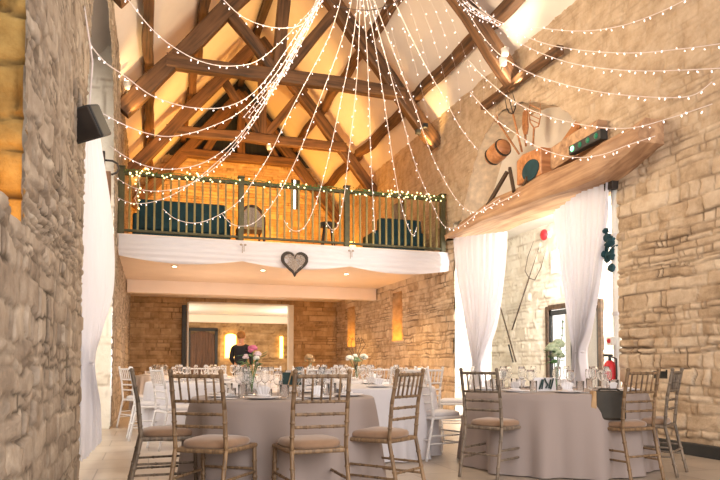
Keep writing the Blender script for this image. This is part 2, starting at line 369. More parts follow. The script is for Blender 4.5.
MB().box(5.7, 5.95, 6.0, 6.3, .8, 1.0).build('wall_right_hole_shade', M['dark_board'])['kind'] = 'structure'  # solid dark block behind the gap, its colour standing in for shade
# arch head soffit and whitewashed infill behind it
mb = MB(); K = 28
ys = [6.92+(11.38-6.92)*i/K for i in range(K+1)]
vsx = [(x, y, float(rtop(np.array(y)))) for y in ys for x in (XR, 6.2)]
mb.add(vsx, [(2*i, 2*i+2, 2*i+3, 2*i+1) for i in range(K)])
mb.build('trim_arch_soffit', mat('pale_stone', (.68, .56, .42), .9, var=.25, scale=9, bump=.8))['kind'] = 'structure'
MB().box(6.2, 6.3, 6.8, 11.6, 3.65, 5.6).build('wall_arch_infill', M['whitewash'])['kind'] = 'structure'
for nm, y0, y1, z0, z1 in (('a', 17.9, 18.8, 1.45, 2.73), ('b', 14.2, 14.95, 1.5, 2.77), ('c', 13.95, 14.85, 3.85, 4.95)):
    mb = MB(); mb.add([(XR-.0, y0, z0), (XR, y1, z0), (XR, y1, z1), (XR, y0, z1), (5.95, y0+.05, z0), (5.95, y1-.05, z0), (5.95, y1-.05, z1), (5.95, y0+.05, z1)],
                      [(4, 5, 6, 7), (0, 1, 5, 4), (1, 2, 6, 5), (2, 3, 7, 6), (3, 0, 4, 7)])
    mb.build('wall_right_niche', M['stone_right'])['kind'] = 'structure'
# gable wall, with the wide doorway below the balcony
def keepG(U, V):
    top = EAVE+SL*(XR-XM)-SL*np.abs(U-XM)
    door = (U > 1.03) & (U < 4.23) & (V < 2.80)
    slot = (U > 4.16) & (U < 4.42) & (V > 5.85) & (V < 6.8)
    return ~(door | slot) & (V < top+.1) & ~((V > 7.25) & (np.abs(U-XM) < 3.2))
wall_grid('wall_back', steps((XL-.05, XR+.05, .028)), steps((0, 7.4, .024)), lambda U, V: np.stack([U, np.full_like(U, YG), V], -1), (0, -1, 0), 51, .09, .22, .014, keepG, M['stone_back'], .2)
mb = MB(); mb.prism([(XL, 7.2), (XR, 7.2), (XR, EAVE+1.2), (XM, RIDGE), (XL, EAVE+1.2)], 'y', YG-.02, YG+.12); mb.build('wall_gable_boarding', M['dark_board'])['kind'] = 'structure'
# floor
MB().box(-3.2, 9, -3, 30, -.1, 0).build('floor', M['floor'])['kind'] = 'structure'
# roof slopes (plastered)
def roof(name, xe, sgn):
    mb = MB(); x0 = xe+sgn*.5; z0 = EAVE-SL*.5; 
    mb.add([(x0, -2, z0), (XM, -2, RIDGE), (XM, 20.1, RIDGE), (x0, 20.1, z0), (x0, -2, z0+.25), (XM, -2, RIDGE+.25), (XM, 20.1, RIDGE+.25), (x0, 20.1, z0+.25)],
           [(0, 1, 2, 3), (4, 7, 6, 5), (0, 3, 7, 4), (1, 5, 6, 2), (0, 4, 5, 1), (3, 2, 6, 7)])
    mb.build(name, M['plaster'])['kind'] = 'structure'
roof('ceiling_slope_left', XL, -1); roof('ceiling_slope_right', XR, 1)
# annex seen through the right-hand opening
AX = 8.0
wall_grid('wall_annex', steps((5.5, 15, .035)), steps((0, 4.3, .035)), lambda U, V: np.stack([np.full_like(U, AX), U, V], -1), (-1, 0, 0), 61, .09, .2, .012, lambda U, V: ~((U > 10.1) & (U < 11.85) & (V < 2.2)), M['stone_white'])
wall_grid('wall_annex_end', steps((6.4, AX, .05)), steps((0, 4.3, .05)), lambda U, V: np.stack([U, np.full_like(U, 15.0), V], -1), (0, -1, 0), 62, .17, .30, .02, None, M['stone_white'])
MB().box(6.3, 8.2, 5.4, 15.1, 3.95, 4.1).build('ceiling_annex', M['whitewash'])['kind'] = 'structure'
MB().box(6.25, 6.45, 11.5, 15.1, 0, 4.0).build('wall_annex_inner', M['whitewash'])['kind'] = 'structure'
# passage outside the left doorway
MB().box(-3.2, -3.1, 4, 13, 0, 6.5).build('wall_passage', M['whitewash'])['kind'] = 'structure'
# room beyond the far doorway
mb = MB().box(-.6, -.5, YG+.3, 27, 0, 3).box(5.6, 5.7, YG+.3, 27, 0, 3); mb.build('wall_far_room_sides', M['stone_back'])['kind'] = 'structure'
wall_grid('wall_far_room_end', steps((-.6, 5.7, .06)), steps((0, 3, .05)), lambda U, V: np.stack([U, np.full_like(U, 26.5), V], -1), (0, -1, 0), 71, .12, .26, .02, None, M['stone_back'])
MB().box(-.6, 5.7, YG+.25, 27, 2.86, 2.98).build('ceiling_far_room', M['white_paint'])['kind'] = 'structure'
o = MB().box(-.5, 5.6, 25.2, 25.5, 2.58, 2.86).build('far_room_beam', M['cream'], bevel=.01); tag(o, 'cream ceiling beam in the room beyond the far doorway', 'beam')
# ------------------------------------------------------------------ doorway frame, far door
o = MB().box(1.03, 1.08, YG-.12, YG+.1, 0, 2.82).box(4.07, 4.23, YG-.12, YG+.1, 0, 2.82).box(1.08, 4.07, YG-.12, YG+.1, 2.79, 2.84).build('trim_1', M['white_paint'], bevel=.01); o['kind'] = 'structure'
o = empty('door_1', (1.98, 26.4, 0)); o['kind'] = 'structure'
mb = MB(); 
for k in range(8): mb.box(-.46+k*.115, -.46+k*.115+.108, -.03, .03, 0, 2.15+.15*sin(pi*(k+.5)/8))
mb.build('door_board', wood('door_wood', (.05, .025, .015), (.18, .09, .05), along=2), o)
MB().box(-.58, -.47, -.06, .06, 0, 2.35).box(.47, .58, -.06, .06, 0, 2.35).box(-.58, .58, -.06, .06, 2.3, 2.42).build('door_frame', M['black'], o)
o = empty('folding_door_leaf', (1.0, YG-.25, 0), 0, 'dark narrow folded door leaf against the left side of the far doorway', 'door')
MB().box(-.13, .0, -.04, .04, .02, 2.72).build('leaf', M['black'], o, bevel=.01)
MB().box(-.03, .012, -.05, -.04, 1.0, 1.12).build('latch', M['iron'], o)
for px, nm in ((231, 'amber lit wall recess beside the arched wooden door in the far room'), (282, 'slim amber wall light right of the person in the far room')):
    p = atY(px, 350, 26.2); 
    o = empty('wall_light', (p.x, 26.36, 1.25), 0, nm, 'lamp')
    w = .22 if px == 231 else .07
    MB().box(-w, w, -.02, 0, 0, .85).prism([(w*cos(pi*i/8), .85+w*.5*sin(pi*i/8)) for i in range(9)], 'y', -.02, 0).build('glowing_panel', M['amberglow'], o)
    MB().box(-w-.03, w+.03, -.03, .0, -.05, 0).build('sill', M['cream'], o)
# ------------------------------------------------------------------ balcony
bal = MB().box(XL, XR, YB, YB+.18, 2.96, 3.22).build('trim_balcony_edge', M['cream']); bal['kind'] = 'structure'
MB().box(XL, XR, YB+.18, YG, 2.96, 3.15).build('ceiling_balcony', M['cream'])['kind'] = 'structure'
o = MB().box(XL+.03, XR-.03, 16.0, 16.25, 2.66, 2.96).build('soffit_beam', M['cream'], bevel=.01); tag(o, 'cream boxed beam under the balcony ceiling', 'beam')
rail = empty('balcony_railing', (0, YB+.02, 3.22), 0, 'dark green wooden balcony railing with thin balusters and square posts', 'railing')
RT = 1.06
pxs = [atY(x, 220, YB).x for x in (121, 241, 347, 443)]
for x in pxs: MB().box(x-.05, x+.05, -.05, .05, 0, RT+.08).box(x-.065, x+.065, -.065, .065, RT+.08, RT+.11).build('newel_post', M['rail'], rail, bevel=.008)
MB().box(XL+.04, XR-.04, -.045, .045, RT-.04, RT+.02).build('top_rail', M['rail'], rail, bevel=.01)
MB().box(XL+.04, XR-.04, -.03, .03, .04, .08).build('bottom_rail', M['rail'], rail, bevel=.006)
bm0 = None
for a, b in zip(pxs[:-1], pxs[1:]):
    n = round((b-a)/.138)
    for k in range(1, n):
        x = a+(b-a)*k/n
        if bm0 is None: bm0 = MB().box(-.016, .016, -.016, .016, .08, RT-.04).build('baluster', M['baluster'], rail, loc=(x, 0, 0))
        else:
            c = bm0.copy(); COL.objects.link(c); c.location = (x, 0, 0)
# white swag on the balcony edge
def swag():
    mb = MB(); n = 180; m = 16; xs = [XL+.03+(XR-XL-.06)*i/n for i in range(n+1)]
    pins = [XL+.03, pxs[1]+.02, pxs[2]+.03, XR-.03]; vs = []
    for x in xs:
        k = max(i for i in range(3) if x >= pins[i]-1e-6); t = (x-pins[k])/(pins[k+1]-pins[k]); sag = 4*t*(1-t)
        for j in range(m+1):
            s = j/m; z = 3.22-.02-(.37+.10*sag)*s
            pleat = .022*sin((s*6.0+sag*1.1)*2*pi*.8)*(.35+.65*sag)
            vs.append((x, YB-.05-.05*sin(pi*s)-pleat-.03*s, z))
    for i in range(n): 
        for j in range(m):
            a = i*(m+1)+j; mb.f.append((a, a+m+1, a+m+2, a+1))
    mb.v = vs; return mb
o = swag().build('fascia_swag', M['swag'], smooth=True); tag(o, 'white fabric draped in swags along the balcony edge', 'drape')
for i, x in enumerate((pxs[1]+.02, pxs[2]+.03)):
    e = empty('ribbon_bow', (x, YB-.17, 3.1), 0, ('small grey bow pinned on the white drape left of the wicker heart', 'small grey bow pinned on the white drape right of the wicker heart')[i], 'bow', 'bows on the balcony drape')
    MB().ball((-.035, 0, .01), .028, sq=(1, .4, .7)).ball((.035, 0, .01), .028, sq=(1, .4, .7)).build('loop', M['wicker_pale'], e)
    MB().box(-.02, -.008, -.004, .004, -.14, 0).box(.01, .022, -.004, .004, -.11, 0).build('tail', M['wicker_pale'], e)
# heart
p = atY(295, 262, YB-.2); h = empty('wicker_heart', (p.x, YB-.17, p.z), 0, 'dark wicker heart hanging on the white balcony drape', 'decoration')
hp = lambda t, s: (s*16*sin(t)**3/16, 0, s*(13*cos(t)-5*cos(2*t)-2*cos(3*t)-cos(4*t))/16)
for dz in (0, .018, -.018):
    MB().tube([Vector(hp(2*pi*i/48, .225+dz))+Vector((0, .01*sin(i*1.7), .0)) for i in range(49)], .014, 6).build('woven_rim', M['wicker'], h, smooth=True)
mb = MB(); rr = random.Random(4)
for k in range(50):
    a = rr.random()*2*pi; b = a+2+rr.random()*2; r1 = .20; P1 = Vector(hp(a, r1)); P2 = Vector(hp(b, r1)); mid = (P1+P2)/2+Vector((rr.uniform(-.04, .04), -.015, rr.uniform(-.04, .04)))
    mb.tube([P1, mid, P2], .004, 4)
mb.build('twig_filling', M['wicker_pale'], h)
MB().tube([(0, 0, .12), (0, .16, .36)], .004, 5).build('hanging_cord', M['napkin'], h)
# downlights
for i, px in enumerate((174, 262, 345)):
    p = atY(px, 280, 13.6+.0*i); 
    e = empty('soffit_spotlight', (p.x, 13.5, 2.955), 0, ('recessed spotlight in the balcony underside, leftmost', 'recessed spotlight in the balcony underside left of the wicker heart', 'recessed spotlight in the balcony underside, rightmost')[i], 'light', 'spotlights under the balcony')
    bz = MB().lathe([(.045, -.012), (.06, -.012), (.06, 0), (.045, 0)], 16).build('bezel', M['white_paint'], e)
    MB().lathe([(.001, -.014), (.044, -.014), (.044, -.001), (.001, -.001)], 16).build('lens', M['lampglow'], bz)
# window slot in gable
o = MB().box(4.24, 4.32, YG+.08, YG+.12, 5.85, 6.8).build('window_1', M['windowglow']); o['kind'] = 'structure'
MB().box(4.12, 4.24, YG+.05, YG+.18, 5.8, 6.85).box(4.32, 4.46, YG+.05, YG+.18, 5.8, 6.85).build('window_frame', M['dark_board'], o)
# furniture on the balcony
def sofa(x, y, w, label):
    e = empty('sofa', (x, y, 3.16), 0, label, 'sofa')
    MB().box(-w/2, w/2, -.4, .4, .12, .42).build('seat_base', M['teal'], e, bevel=.04)
    MB().box(-w/2, w/2, -.45, -.25, .3, .86).build('backrest', M['teal'], e, bevel=.05)
    for s in (-1, 1): MB().box(s*w/2-.09, s*w/2+.09, -.42, .42, .12, .6).build('armrest', M['teal'], e, bevel=.04)
    for s in (-1, 1): MB().box(s*(w/2-.1)-.03, s*(w/2-.1)+.03, -.3, .3, 0, .12).build('foot', M['black'], e)
sofa(.55, 12.9, 1.6, 'long dark teal sofa on the left of the balcony'); sofa(4.95, 13.0, .95, 'short dark teal sofa at the right end of the balcony')
def armchair(px, label):
    p = atY(px, 220, 12.6); e = empty('arched_chair', (p.x, 12.6, 3.16), 0, label, 'chair')
    out = [(-.24+.0*i, 0) for i in range(1)]
    ar = [(.24*cos(pi-pi*i/12), .55+.3*sin(pi*i/12)) for i in range(13)]
    MB().tube([(-.24, -.22, 0), (-.24, -.22, .5)]+[(a, -.24, z) for a, z in ar]+[(.24, -.22, .5), (.24, -.22, 0)], .028, 8).build('back_frame', M['timber_dark'], e, smooth=True)
    MB().prism([(-.2, .45)]+[(a*.85, z*.97) for a, z in ar]+[(.2, .45)], 'y', -.24, -.2).build('back_panel', M['wicker_pale'], e)
    MB().box(-.25, .25, -.22, .25, .4, .48).build('seat', M['tan'], e, bevel=.02)
    for s in (-1, 1): MB().tube([(s*.22, .22, 0), (s*.22, .22, .4)], .022, 8).build('leg', M['timber_dark'], e)
armchair(250, 'arched wooden chair behind the balcony rail near the middle post')
p = atY(352, 235, 12.7); e = empty('lantern', (p.x, 12.7, 3.16), 0, 'amber glowing lantern behind the balcony rail right of the middle post', 'lamp')
MB().lathe([(.02, 0), (.09, 0), (.09, .03), (.02, .03)], 12).build('base', M['iron'], e); MB().lathe([(.07, .03), (.085, .2), (.06, .34), (.01, .34)], 12).build('glass_shade', M['amberglow'], e, smooth=True)
p = atY(328, 225, 12.7); e = empty('bar_stool', (p.x, 12.7, 3.16), 0, 'dark stool behind the balcony rail left of the glowing lantern', 'stool')
MB().lathe([(.01, .62), (.18, .62), (.19, .66), (.16, .70), (.01, .70)], 16).build('seat', M['black'], e, smooth=True)
for k in range(4): MB().tube([(.2*cos(k*pi/2+.7), .2*sin(k*pi/2+.7), 0), (.1*cos(k*pi/2+.7), .1*sin(k*pi/2+.7), .63)], .018, 6).build('leg', M['iron'], e)
# ------------------------------------------------------------------ timbers
def beam(name, a, b, w, h, material=None, parent=None, seed=0, wonk=.02, roll=0, n=14):
    a = Vector(a); b = Vector(b); d = b-a; L = d.length; q = d.to_track_quat('X', 'Z')
    rr = random.Random(seed+int(L*1000)); ph = [rr.uniform(0, 99) for _ in range(6)]; vs = []
    for i in range(n+1):
        x = L*i/n; cy = wonk*2*mnoise.noise(Vector((x*.8, ph[0], 0))); cz = wonk*2*mnoise.noise(Vector((x*.8, ph[1], 0)))
        ww = w/2*(1+.18*mnoise.noise(Vector((x*1.1, ph[2], 0)))); hh = h/2*(1+.18*mnoise.noise(Vector((x*1.1, ph[3], 0))))
        c = .18
        for sy, sz in ((-1, -1+c), (-1+c, -1), (1-c, -1), (1, -1+c), (1, 1-c), (1-c, 1), (-1+c, 1), (-1, 1-c)):
            k = 1+.05*mnoise.noise(Vector((x*3, sy*2, sz*2+ph[4])))
            vs.append((x, cy+sy*ww*k, cz+sz*hh*k))
    mb = MB().add(vs, [(i*8+k, i*8+(k+1) % 8, (i+1)*8+(k+1) % 8, (i+1)*8+k) for i in range(n) for k in range(8)]+[tuple(range(8)), tuple(n*8+k for k in range(8))])
    o = mb.build(name, material or M['timber'], parent); o.rotation_mode = 'QUATERNION'
    from mathutils import Quaternion
    o.rotation_quaternion = q @ Quaternion((1, 0, 0), roll); o.location = a-(parent.location if parent else Vector()); return o
pz = lambda x: 5.48+SL*(min(XR-x, x-XL))   # centre line of the principal rafters
def truss(Y, label, collar_z, parts, w=.2, hh=.28, seed=1):
    e = empty('roof_truss', (XM, Y, 5.4), 0, label, 'roof truss')
    beam('principal_rafter', (XL+.02, Y, pz(XL+.02)+(.4 if Y < 10 else 0)), (XM, Y, pz(XM)), w, hh, None, e, seed)
    beam('principal_rafter', (XR-.02, Y, pz(XR-.02)), (XM, Y, pz(XM)), w, hh, None, e, seed+1)
    if collar_z:
        dx = (collar_z-5.48)/SL; beam('collar', (XL+dx-.1, Y-.02, collar_z), (XR-dx+.1, Y-.02, collar_z), w*.9, .24, None, e, seed+2)
    for nm, a, b, s in parts: beam(nm, (a[0], Y+.01, a[1]), (b[0], Y+.01, b[1]), s, s*1.15, None, e, seed+5)
    return e
truss(9.1, 'nearest roof truss with its right rafter crossing the top of the picture', 7.7, [('king_post', (XM, 7.7), (XM, 9.1), .18)], .22, .3, 3)
truss(12.2, 'middle roof truss over the balcony front, tie beam with braces', 6.52, [('king_post', (2.28, 6.55), (2.45, 9.0), .2), ('strut', (2.2, 6.6), (1.3, 7.7), .17), ('strut', (2.35, 6.6), (3.45, 8.0), .17)], .22, .3, 8)
truss(16.1, 'furthest golden lit roof truss above the balcony seating', 6.62, [('king_post', (2.62, 6.7), (2.6, 9.0), .19), ('strut', (2.55, 6.75), (1.6, 8.1), .16), ('strut', (2.7, 6.75), (3.7, 8.1), .16)], .2, .28, 15)
truss(19.55, 'dark roof truss standing against the gable boards', 7.2, [('king_post', (XM, 7.2), (XM, 9.2), .2), ('strut', (1.5, 7.3), (2.4, 8.8), .18), ('strut', (3.6, 7.3), (2.7, 8.8), .18)], .24, .3, 24)
for sx, nm in ((1, 'right'), (-1, 'left')):
    for d, tx in ((.42, 'lower'), (1.38, 'upper')):
        x = XR-d if sx > 0 else XL+d; z = EAVE+SL*d-.12
        x -= sx*.06
        for k, (a, b) in enumerate(((2.0, 9.1), (9.1, 12.2), (12.2, 16.1), (16.1, 19.8))):
            o = beam('purlin', (x, a, z), (x, b, z), .17, .2, None, None, 30+k+int(d*10), .035)
            tag(o, f'{tx} {nm} roof purlin, '+('stretch nearest the camera', 'stretch between the nearest and middle trusses', 'stretch between the middle and furthest lit trusses', 'stretch from the furthest lit truss to the gable')[k], 'beam', 'roof purlins')
o = beam('ridge_beam', (XM, 2, RIDGE-.2), (XM, 19.8, RIDGE-.2), .16, .22, M['timber_dark']); tag(o, 'dark ridge beam along the top of the roof', 'beam')
o = beam('wall_plate', (5.5, 7.75, 5.47), (5.5, 10.0, 5.5), .12, .12, M['timber']); tag(o, 'short timber fixed on the right wall below the nearest rafter', 'beam')
# T2 left curved brace to left wall, timber on left wall
o = beam('wall_post', atY(106, 222, 8.95), atY(105, 172, 8.95), .10, .10, M['timber']); tag(o, 'short weathered timber at the top right of the left white curtain', 'beam')
# ------------------------------------------------------------------ big slab lintel
def slab():
    mb = MB(); n = 40; vs = []
    for i in range(n+1):
        t = i/n; y = 11.35-5.35*t; w = .82
        f = min(1, t*3.2); zt = 3.46+.26*f**.6+.03*mnoise.noise(Vector((t*6, 0, 0)))+max(0, t-.8)*.5; zb = 3.41-.1*min(1, max(0, (t-.3)/.55))+.02*mnoise.noise(Vector((t*7, 3, 0)))
        if t > .86: zb += (t-.86)*1.6
        x0 = 5.28+.10*(1-f)+.03*mnoise.noise(Vector((t*9, 7, 0)))
        vs += [(x0+.03, y, zb), (x0, y, zb+.06), (x0+.02, y, zt-.1), (x0+.1, y, zt), (x0+w, y, zt), (x0+w, y, zb)]
    mb.add(vs, [(i*6+k, i*6+(k+1) % 6, (i+1)*6+(k+1) % 6, (i+1)*6+k) for i in range(n) for k in range(6)]+[tuple(range(6)), tuple(n*6+k for k in range(6))])
    return mb
o = slab().build('timber_lintel', M['slab']); tag(o, 'huge rough timber lintel over the curtained right opening', 'beam')
# ------------------------------------------------------------------ curtains
def curtain(name, rows, folds, depthdir, label, n=70, m=60, amp=.05):
    # rows: list of (left_point, right_point) from top to bottom
    P = [(Vector(a), Vector(b)) for a, b in rows]; K = len(P)-1; vs = []; wmax = max((b-a).length for a, b in P)
    dd = Vector(depthdir)
    def cr(f, i, t):
        p0 = f(max(i-1, 0)); p1 = f(i); p2 = f(min(i+1, K)); p3 = f(min(i+2, K))
        return .5*((2*p1)+(p2-p0)*t+(2*p0-5*p1+4*p2-p3)*t*t+(-p0+3*p1-3*p2+p3)*t**3)
    for j in range(m+1):
        s = j/m*K; i = min(int(s), K-1); t = s-i
        a = cr(lambda q: P[q][0], i, t); b = cr(lambda q: P[q][1], i, t); w = (b-a).length
        am = amp*(.35+1.1*(1-w/wmax))
        for k in range(n+1):
            u = k/n; ph = u*folds*2*pi+1.2*mnoise.noise(Vector((u*3, j/m*1.2, 5)))
            vs.append(a.lerp(b, u)+dd*(am*sin(ph)+am*.4*sin(ph*2.3+1)))
    mb = MB(); mb.v = [tuple(v) for v in vs]; mb.f = [(j*(n+1)+k, j*(n+1)+k+1, (j+1)*(n+1)+k+1, (j+1)*(n+1)+k) for j in range(m) for k in range(n)]
    return mb
def cur_thing(label, rows, folds, dd, tie, loc, amp=.05):
    e = empty('curtain', loc, 0, label, 'curtain', 'white voile curtains')
    o = curtain('x', rows, folds, dd, label, amp=amp).build('fabric', M['curtain'], e, smooth=True); o.location = -Vector(loc)
    a, b, r = tie
    MB().tube([Vector(a)-Vector(loc)+Vector((r*cos(q)*.9, r*sin(q), .0)) for q in [2*pi*i/14 for i in range(15)]], .022, 6).build('tieback', M['curtain'], e, smooth=True)
def aX(x, y, v): return tuple(atX(x, y, v))
cur_thing('white curtain tied in at the far side of the right opening', [(aX(453, 238, 5.55), aX(508, 231, 5.55)), (aX(456, 275, 5.57), aX(505, 270, 5.57)), (aX(465, 320, 5.58), aX(497, 320, 5.58)), (aX(472, 350, 5.6), aX(487, 350, 5.6)), (aX(475, 366, 5.6), aX(482, 366, 5.6)), (aX(472, 395, 5.6), aX(486, 395, 5.6)), (aX(470, 424, 5.6), aX(488, 422, 5.6))], 9, (1, 0, 0), (aX(478.5, 366, 5.6), 0, .07), (5.6, 10.6, 0))
cur_thing('wide white curtain tied in at the near side of the right opening', [(aX(553, 212, 5.55), aX(609, 172, 5.55)), (aX(556, 240, 5.56), aX(606, 222, 5.56)), (aX(564, 290, 5.57), aX(599, 280, 5.57)), (aX(573, 335, 5.58), aX(589, 330, 5.58)), (aX(577, 352, 5.6), aX(583, 352, 5.6)), (aX(574, 385, 5.6), aX(586, 385, 5.6)), (aX(571, 440, 5.6), aX(588, 444, 5.6))], 10, (1, 0, 0), (aX(580, 352, 5.6), 0, .06), (5.6, 7.75, 0))
aY = lambda x, y, Y: tuple(atY(x, y, Y))
cur_thing('long white curtain hanging in the left opening behind the speaker', [(aY(81, 128, 6.5), aY(98, 128, 8.2)), (aY(81, 200, 6.5), aY(112, 215, 9.0)), (aY(81, 280, 6.5), aY(114, 285, 9.0)), (aY(80.5, 330, 6.5), aY(102, 330, 8.2)), (aY(81, 362, 6.6), aY(92, 362, 7.2)), (aY(80, 410, 6.5), aY(99, 405, 7.6)), (aY(79.5, 462, 6.4), aY(101, 440, 8.0))], 11, (1, 0, 0), (aY(86.5, 362, 6.8), 0, .05), (-.5, 6.9, 0), amp=.035)
# ------------------------------------------------------------------ speaker on left wall
p = atY(80, 128, 5.6); p = atY(82, 127, 5.6); e = empty('wall_speaker', tuple(p), radians(-38), 'black loudspeaker mounted high on the left stone wall', 'speaker')
MB().prism([(-.2, -.13), (.2, -.13), (.11, .14), (-.11, .14)], 'z', -.11, .11).build('cabinet', M['speaker'], e, bevel=.015).rotation_euler = (radians(28), radians(-8), 0)
o = MB().box(-.19, .19, -.145, -.131, -.1, .1).build('grille', M['iron'], e, bevel=.008); o.rotation_euler = (radians(28), radians(-8), 0)
MB().tube([(-.02, .1, .1), (-.06, .12, .2), (-.2, .05, .16), (-.25, -.02, .05)], .02, 6).build('bracket', M['iron'], e)
MB().tube([(0, .1, .1), (.02, .1, .5), (-.12, .15, 1.2), (-.2, .1, 2.2)], .006, 5).build('cable', M['wire'], e)
e.scale = (1.5, 1.15, 1.15); e.location.x -= .03
# wrought hook on the left wall beside the balcony
p = atY(105, 167, 9.0); e = empty('iron_hook', tuple(p), 0, 'dark iron bracket hook sticking out of the left wall above the curtain', 'hook')
MB().tube([(0, 0, .09), (.09, 0, .09), (.15, 0, .06), (.17, 0, 0), (.15, 0, -.06), (.09, 0, -.09), (0, 0, -.09)], .014, 6).build('loop', M['iron'], e, smooth=True)
MB().box(-.03, .0, -.04, .04, -.2, .2).build('plate', M['iron'], e)
# ------------------------------------------------------------------ things on the slab
zs = 3.83
def fork(name, base, tip, tines, label, spread=.13, L=.32, mat_='iron', cat='pitchfork', bars=0, hm='copper'):
    b = Vector(base); t = Vector(tip); d = (t-b).normalized(); side = Vector((0, 1, 0)) if abs(d.y) < .8 else Vector((0, 0, 1)); side = (side-d*side.dot(d)).normalized()
    e = empty(name, tuple(b), 0, label, cat, )
    MB().tube([(0, 0, 0), tuple(t-b)], .017, 7).build('handle', M[hm], e, smooth=True)
    for k in range(tines):
        u = (k/(tines-1)-.5)*2*spread; o0 = t-b
        MB().tube([o0, o0+d*.06+side*u*.8, o0+d*(L*.5)+side*u*1.05, o0+d*L+side*u*.95], [.011, .011, .009, .004], 6).build('tine', M[mat_], e, smooth=True)
    for q in range(bars):
        o0 = t-b+d*(L*(.25+.18*q)); MB().tube([o0-side*spread, o0+side*spread], .008, 5).build('crossbar', M[mat_], e)
aX2 = lambda x, y, v=5.55: Vector(aX(x, y, v))
fork('pitchfork', aX2(522, 152, 5.6), aX2(513, 114, 5.45), 3, 'tall iron pitchfork leaning above the lintel, handle behind the scoop', .12, .3)
fork('hay_fork', aX2(533, 146, 5.75), aX2(534, 128, 5.65), 2, 'short two-pronged fork with crossbars on the lintel right of the paddle', .12, .42, 'copper', bars=4)
e = empty('wooden_paddle', tuple(aX2(526, 146, 5.7)), 0, 'brown wooden paddle standing on the lintel between two forks', 'paddle')
MB().tube([(0, 0, 0), (.0, .02, .22)], .018, 7).build('shaft', M['copper'], e)
MB().prism([(-.03, .18), (.05, .2), (.085, .3), (.09, .45), (.07, .56), (.0, .6), (-.05, .55), (-.06, .3)], 'x', -.015, .02).build('blade', M['copper'], e, bevel=.008)
fork('wooden_rake_stick', aX2(519, 154, 5.7), aX2(498, 122, 5.6), 2, 'thin forked stick leaning left of the pitchfork', .05, .15, 'copper', 'stick')
p = aX2(498, 152, 5.5); e = empty('wooden_barrel', tuple(p), 0, 'round wooden keg lying at the left end of the lintel display', 'barrel')
prof = [(.01, -.22), (.12, -.22), (.15, -.12), (.16, 0), (.15, .12), (.12, .2), (.01, .2)]
o = MB().lathe(prof, 18).build('body', M['copper'], e, smooth=True); o.rotation_euler = (pi/2-.25, 0, .12)
for z in (-.15, .14):
    o = MB().lathe([(.147, z-.015), (.155, z-.015), (.155, z+.015), (.147, z+.015)], 18).build('hoop', M['iron'], e); o.rotation_euler = (pi/2-.25, 0, .12)
for i, (x1, y1, x2, y2) in enumerate(((507, 172, 487, 206), (511, 168, 514, 192), (520, 195, 528, 178))):
    a = aX2(x1, y1, 5.45); b = aX2(x2, y2, 5.33)
    o = beam('driftwood_stick', a, b, .05, .06, M['timber_dark'], None, 60+i); tag(o, ('long dark stick slanting down to the left end of the lintel', 'short dark stick standing under the wooden keg', 'small dark stick beside the wooden seed box')[i], 'stick', 'sticks on the lintel')
p = aX2(534, 168, 5.42); e = empty('seed_box', (5.42, p.y, 3.73), 0, 'copper brown box with a dark round mouth on the lintel', 'box')
MB().prism([(-.3, .0), (.36, .0), (.36, .38), (.18, .44), (-.3, .40)], 'x', -.08, .3).build('body', M['copper'], e, bevel=.02)
MB().prism([(.02+.22*cos(q)*1.0-.06, .13+.15*sin(q)) for q in [pi*2*i/20 for i in range(20)]], 'x', -.095, -.075).build('mouth', M['teal'], e)
# log behind + green light
o = beam('log', aX2(548, 166, 5.62), aX2(606, 132, 5.62), .28, .34, M['slab'], None, 77, .03); tag(o, 'cut brown log lying on the lintel behind the green light', 'log')
p = aX2(588, 143, 5.4); a = aX2(572, 151, 5.42); b = aX2(604, 134, 5.42)
e = empty('stage_light_bar', tuple(a), 0, 'black light bar with green glowing lenses on the lintel', 'light')
d = b-a; o = beam('casing', a, b, .11, .12, M['black'], None, 5, 0); o.parent = e; o.location = (0, 0, 0)
for k in range(4):
    q = d*(.12+.25*k); MB().ball((q.x-.055, q.y, q.z), .038, 10, 6, (.5, 1, 1)).build('lens', M['green_led'] if k == 0 else mat('lens_green', (.01, .16, .09), .3, emit=(.05, 1, .4), es=.06), e, smooth=True)
# timber rafters in the arch recess
o = beam('arch_rafter', aX2(556, 160, 6.05), aX2(588, 116, 6.05), .14, .16, M['copper'], None, 81); tag(o, 'sloping brown rafter in the arch recess over the lintel', 'beam')
o = beam('arch_crosspiece', aX2(586, 117, 6.03), aX2(625, 132, 6.03), .12, .16, M['copper'], None, 82); tag(o, 'horizontal brown timber in the arch recess over the lintel', 'beam')
# ------------------------------------------------------------------ annex things
fork('wall_hay_fork', aX2(512, 330, 7.9), aX2(529, 278, 7.9), 3, 'long hay fork mounted on the white annex wall', .28, .75, 'timber_dark', hm='timber_dark')
a = aX2(500, 306, 7.9); b = aX2(516, 362, 7.9); e = empty('wall_flail', tuple(a), 0, 'thin old farm tool hung slanting on the white annex wall', 'farm tool')
MB().tube([(0, 0, 0), tuple(b-a)], .018, 6).build('shaft', M['timber_dark'], e); MB().tube([tuple((b-a)*.7+Vector((-.02, .07, 0))), tuple((b-a)+Vector((-.02, .09, 0)))], .02, 6).build('iron_head', M['iron'], e)
p = aX2(546, 235, 7.93); e = empty('fire_bell', tuple(p), 0, 'red round fire bell high on the annex wall', 'bell')
MB().ball((-.05, 0, 0), .12, 16, 8, (.5, 1, 1)).build('gong', M['red'], e, smooth=True); MB().box(-.02, .08, -.06, .06, -.06, .06).build('backplate', M['white_paint'], e)
p = aX2(555.5, 262, 7.975); e = empty('alarm_panel', tuple(p), 0, 'white rectangular panel on the annex wall beside the curtain', 'panel')
MB().box(-.04, .02, -.12, .12, -.24, .24).build('box', M['white_paint'], e, bevel=.01); MB().box(-.045, -.04, -.09, .09, .05, .18).build('display', M['cushion_pale'], e)
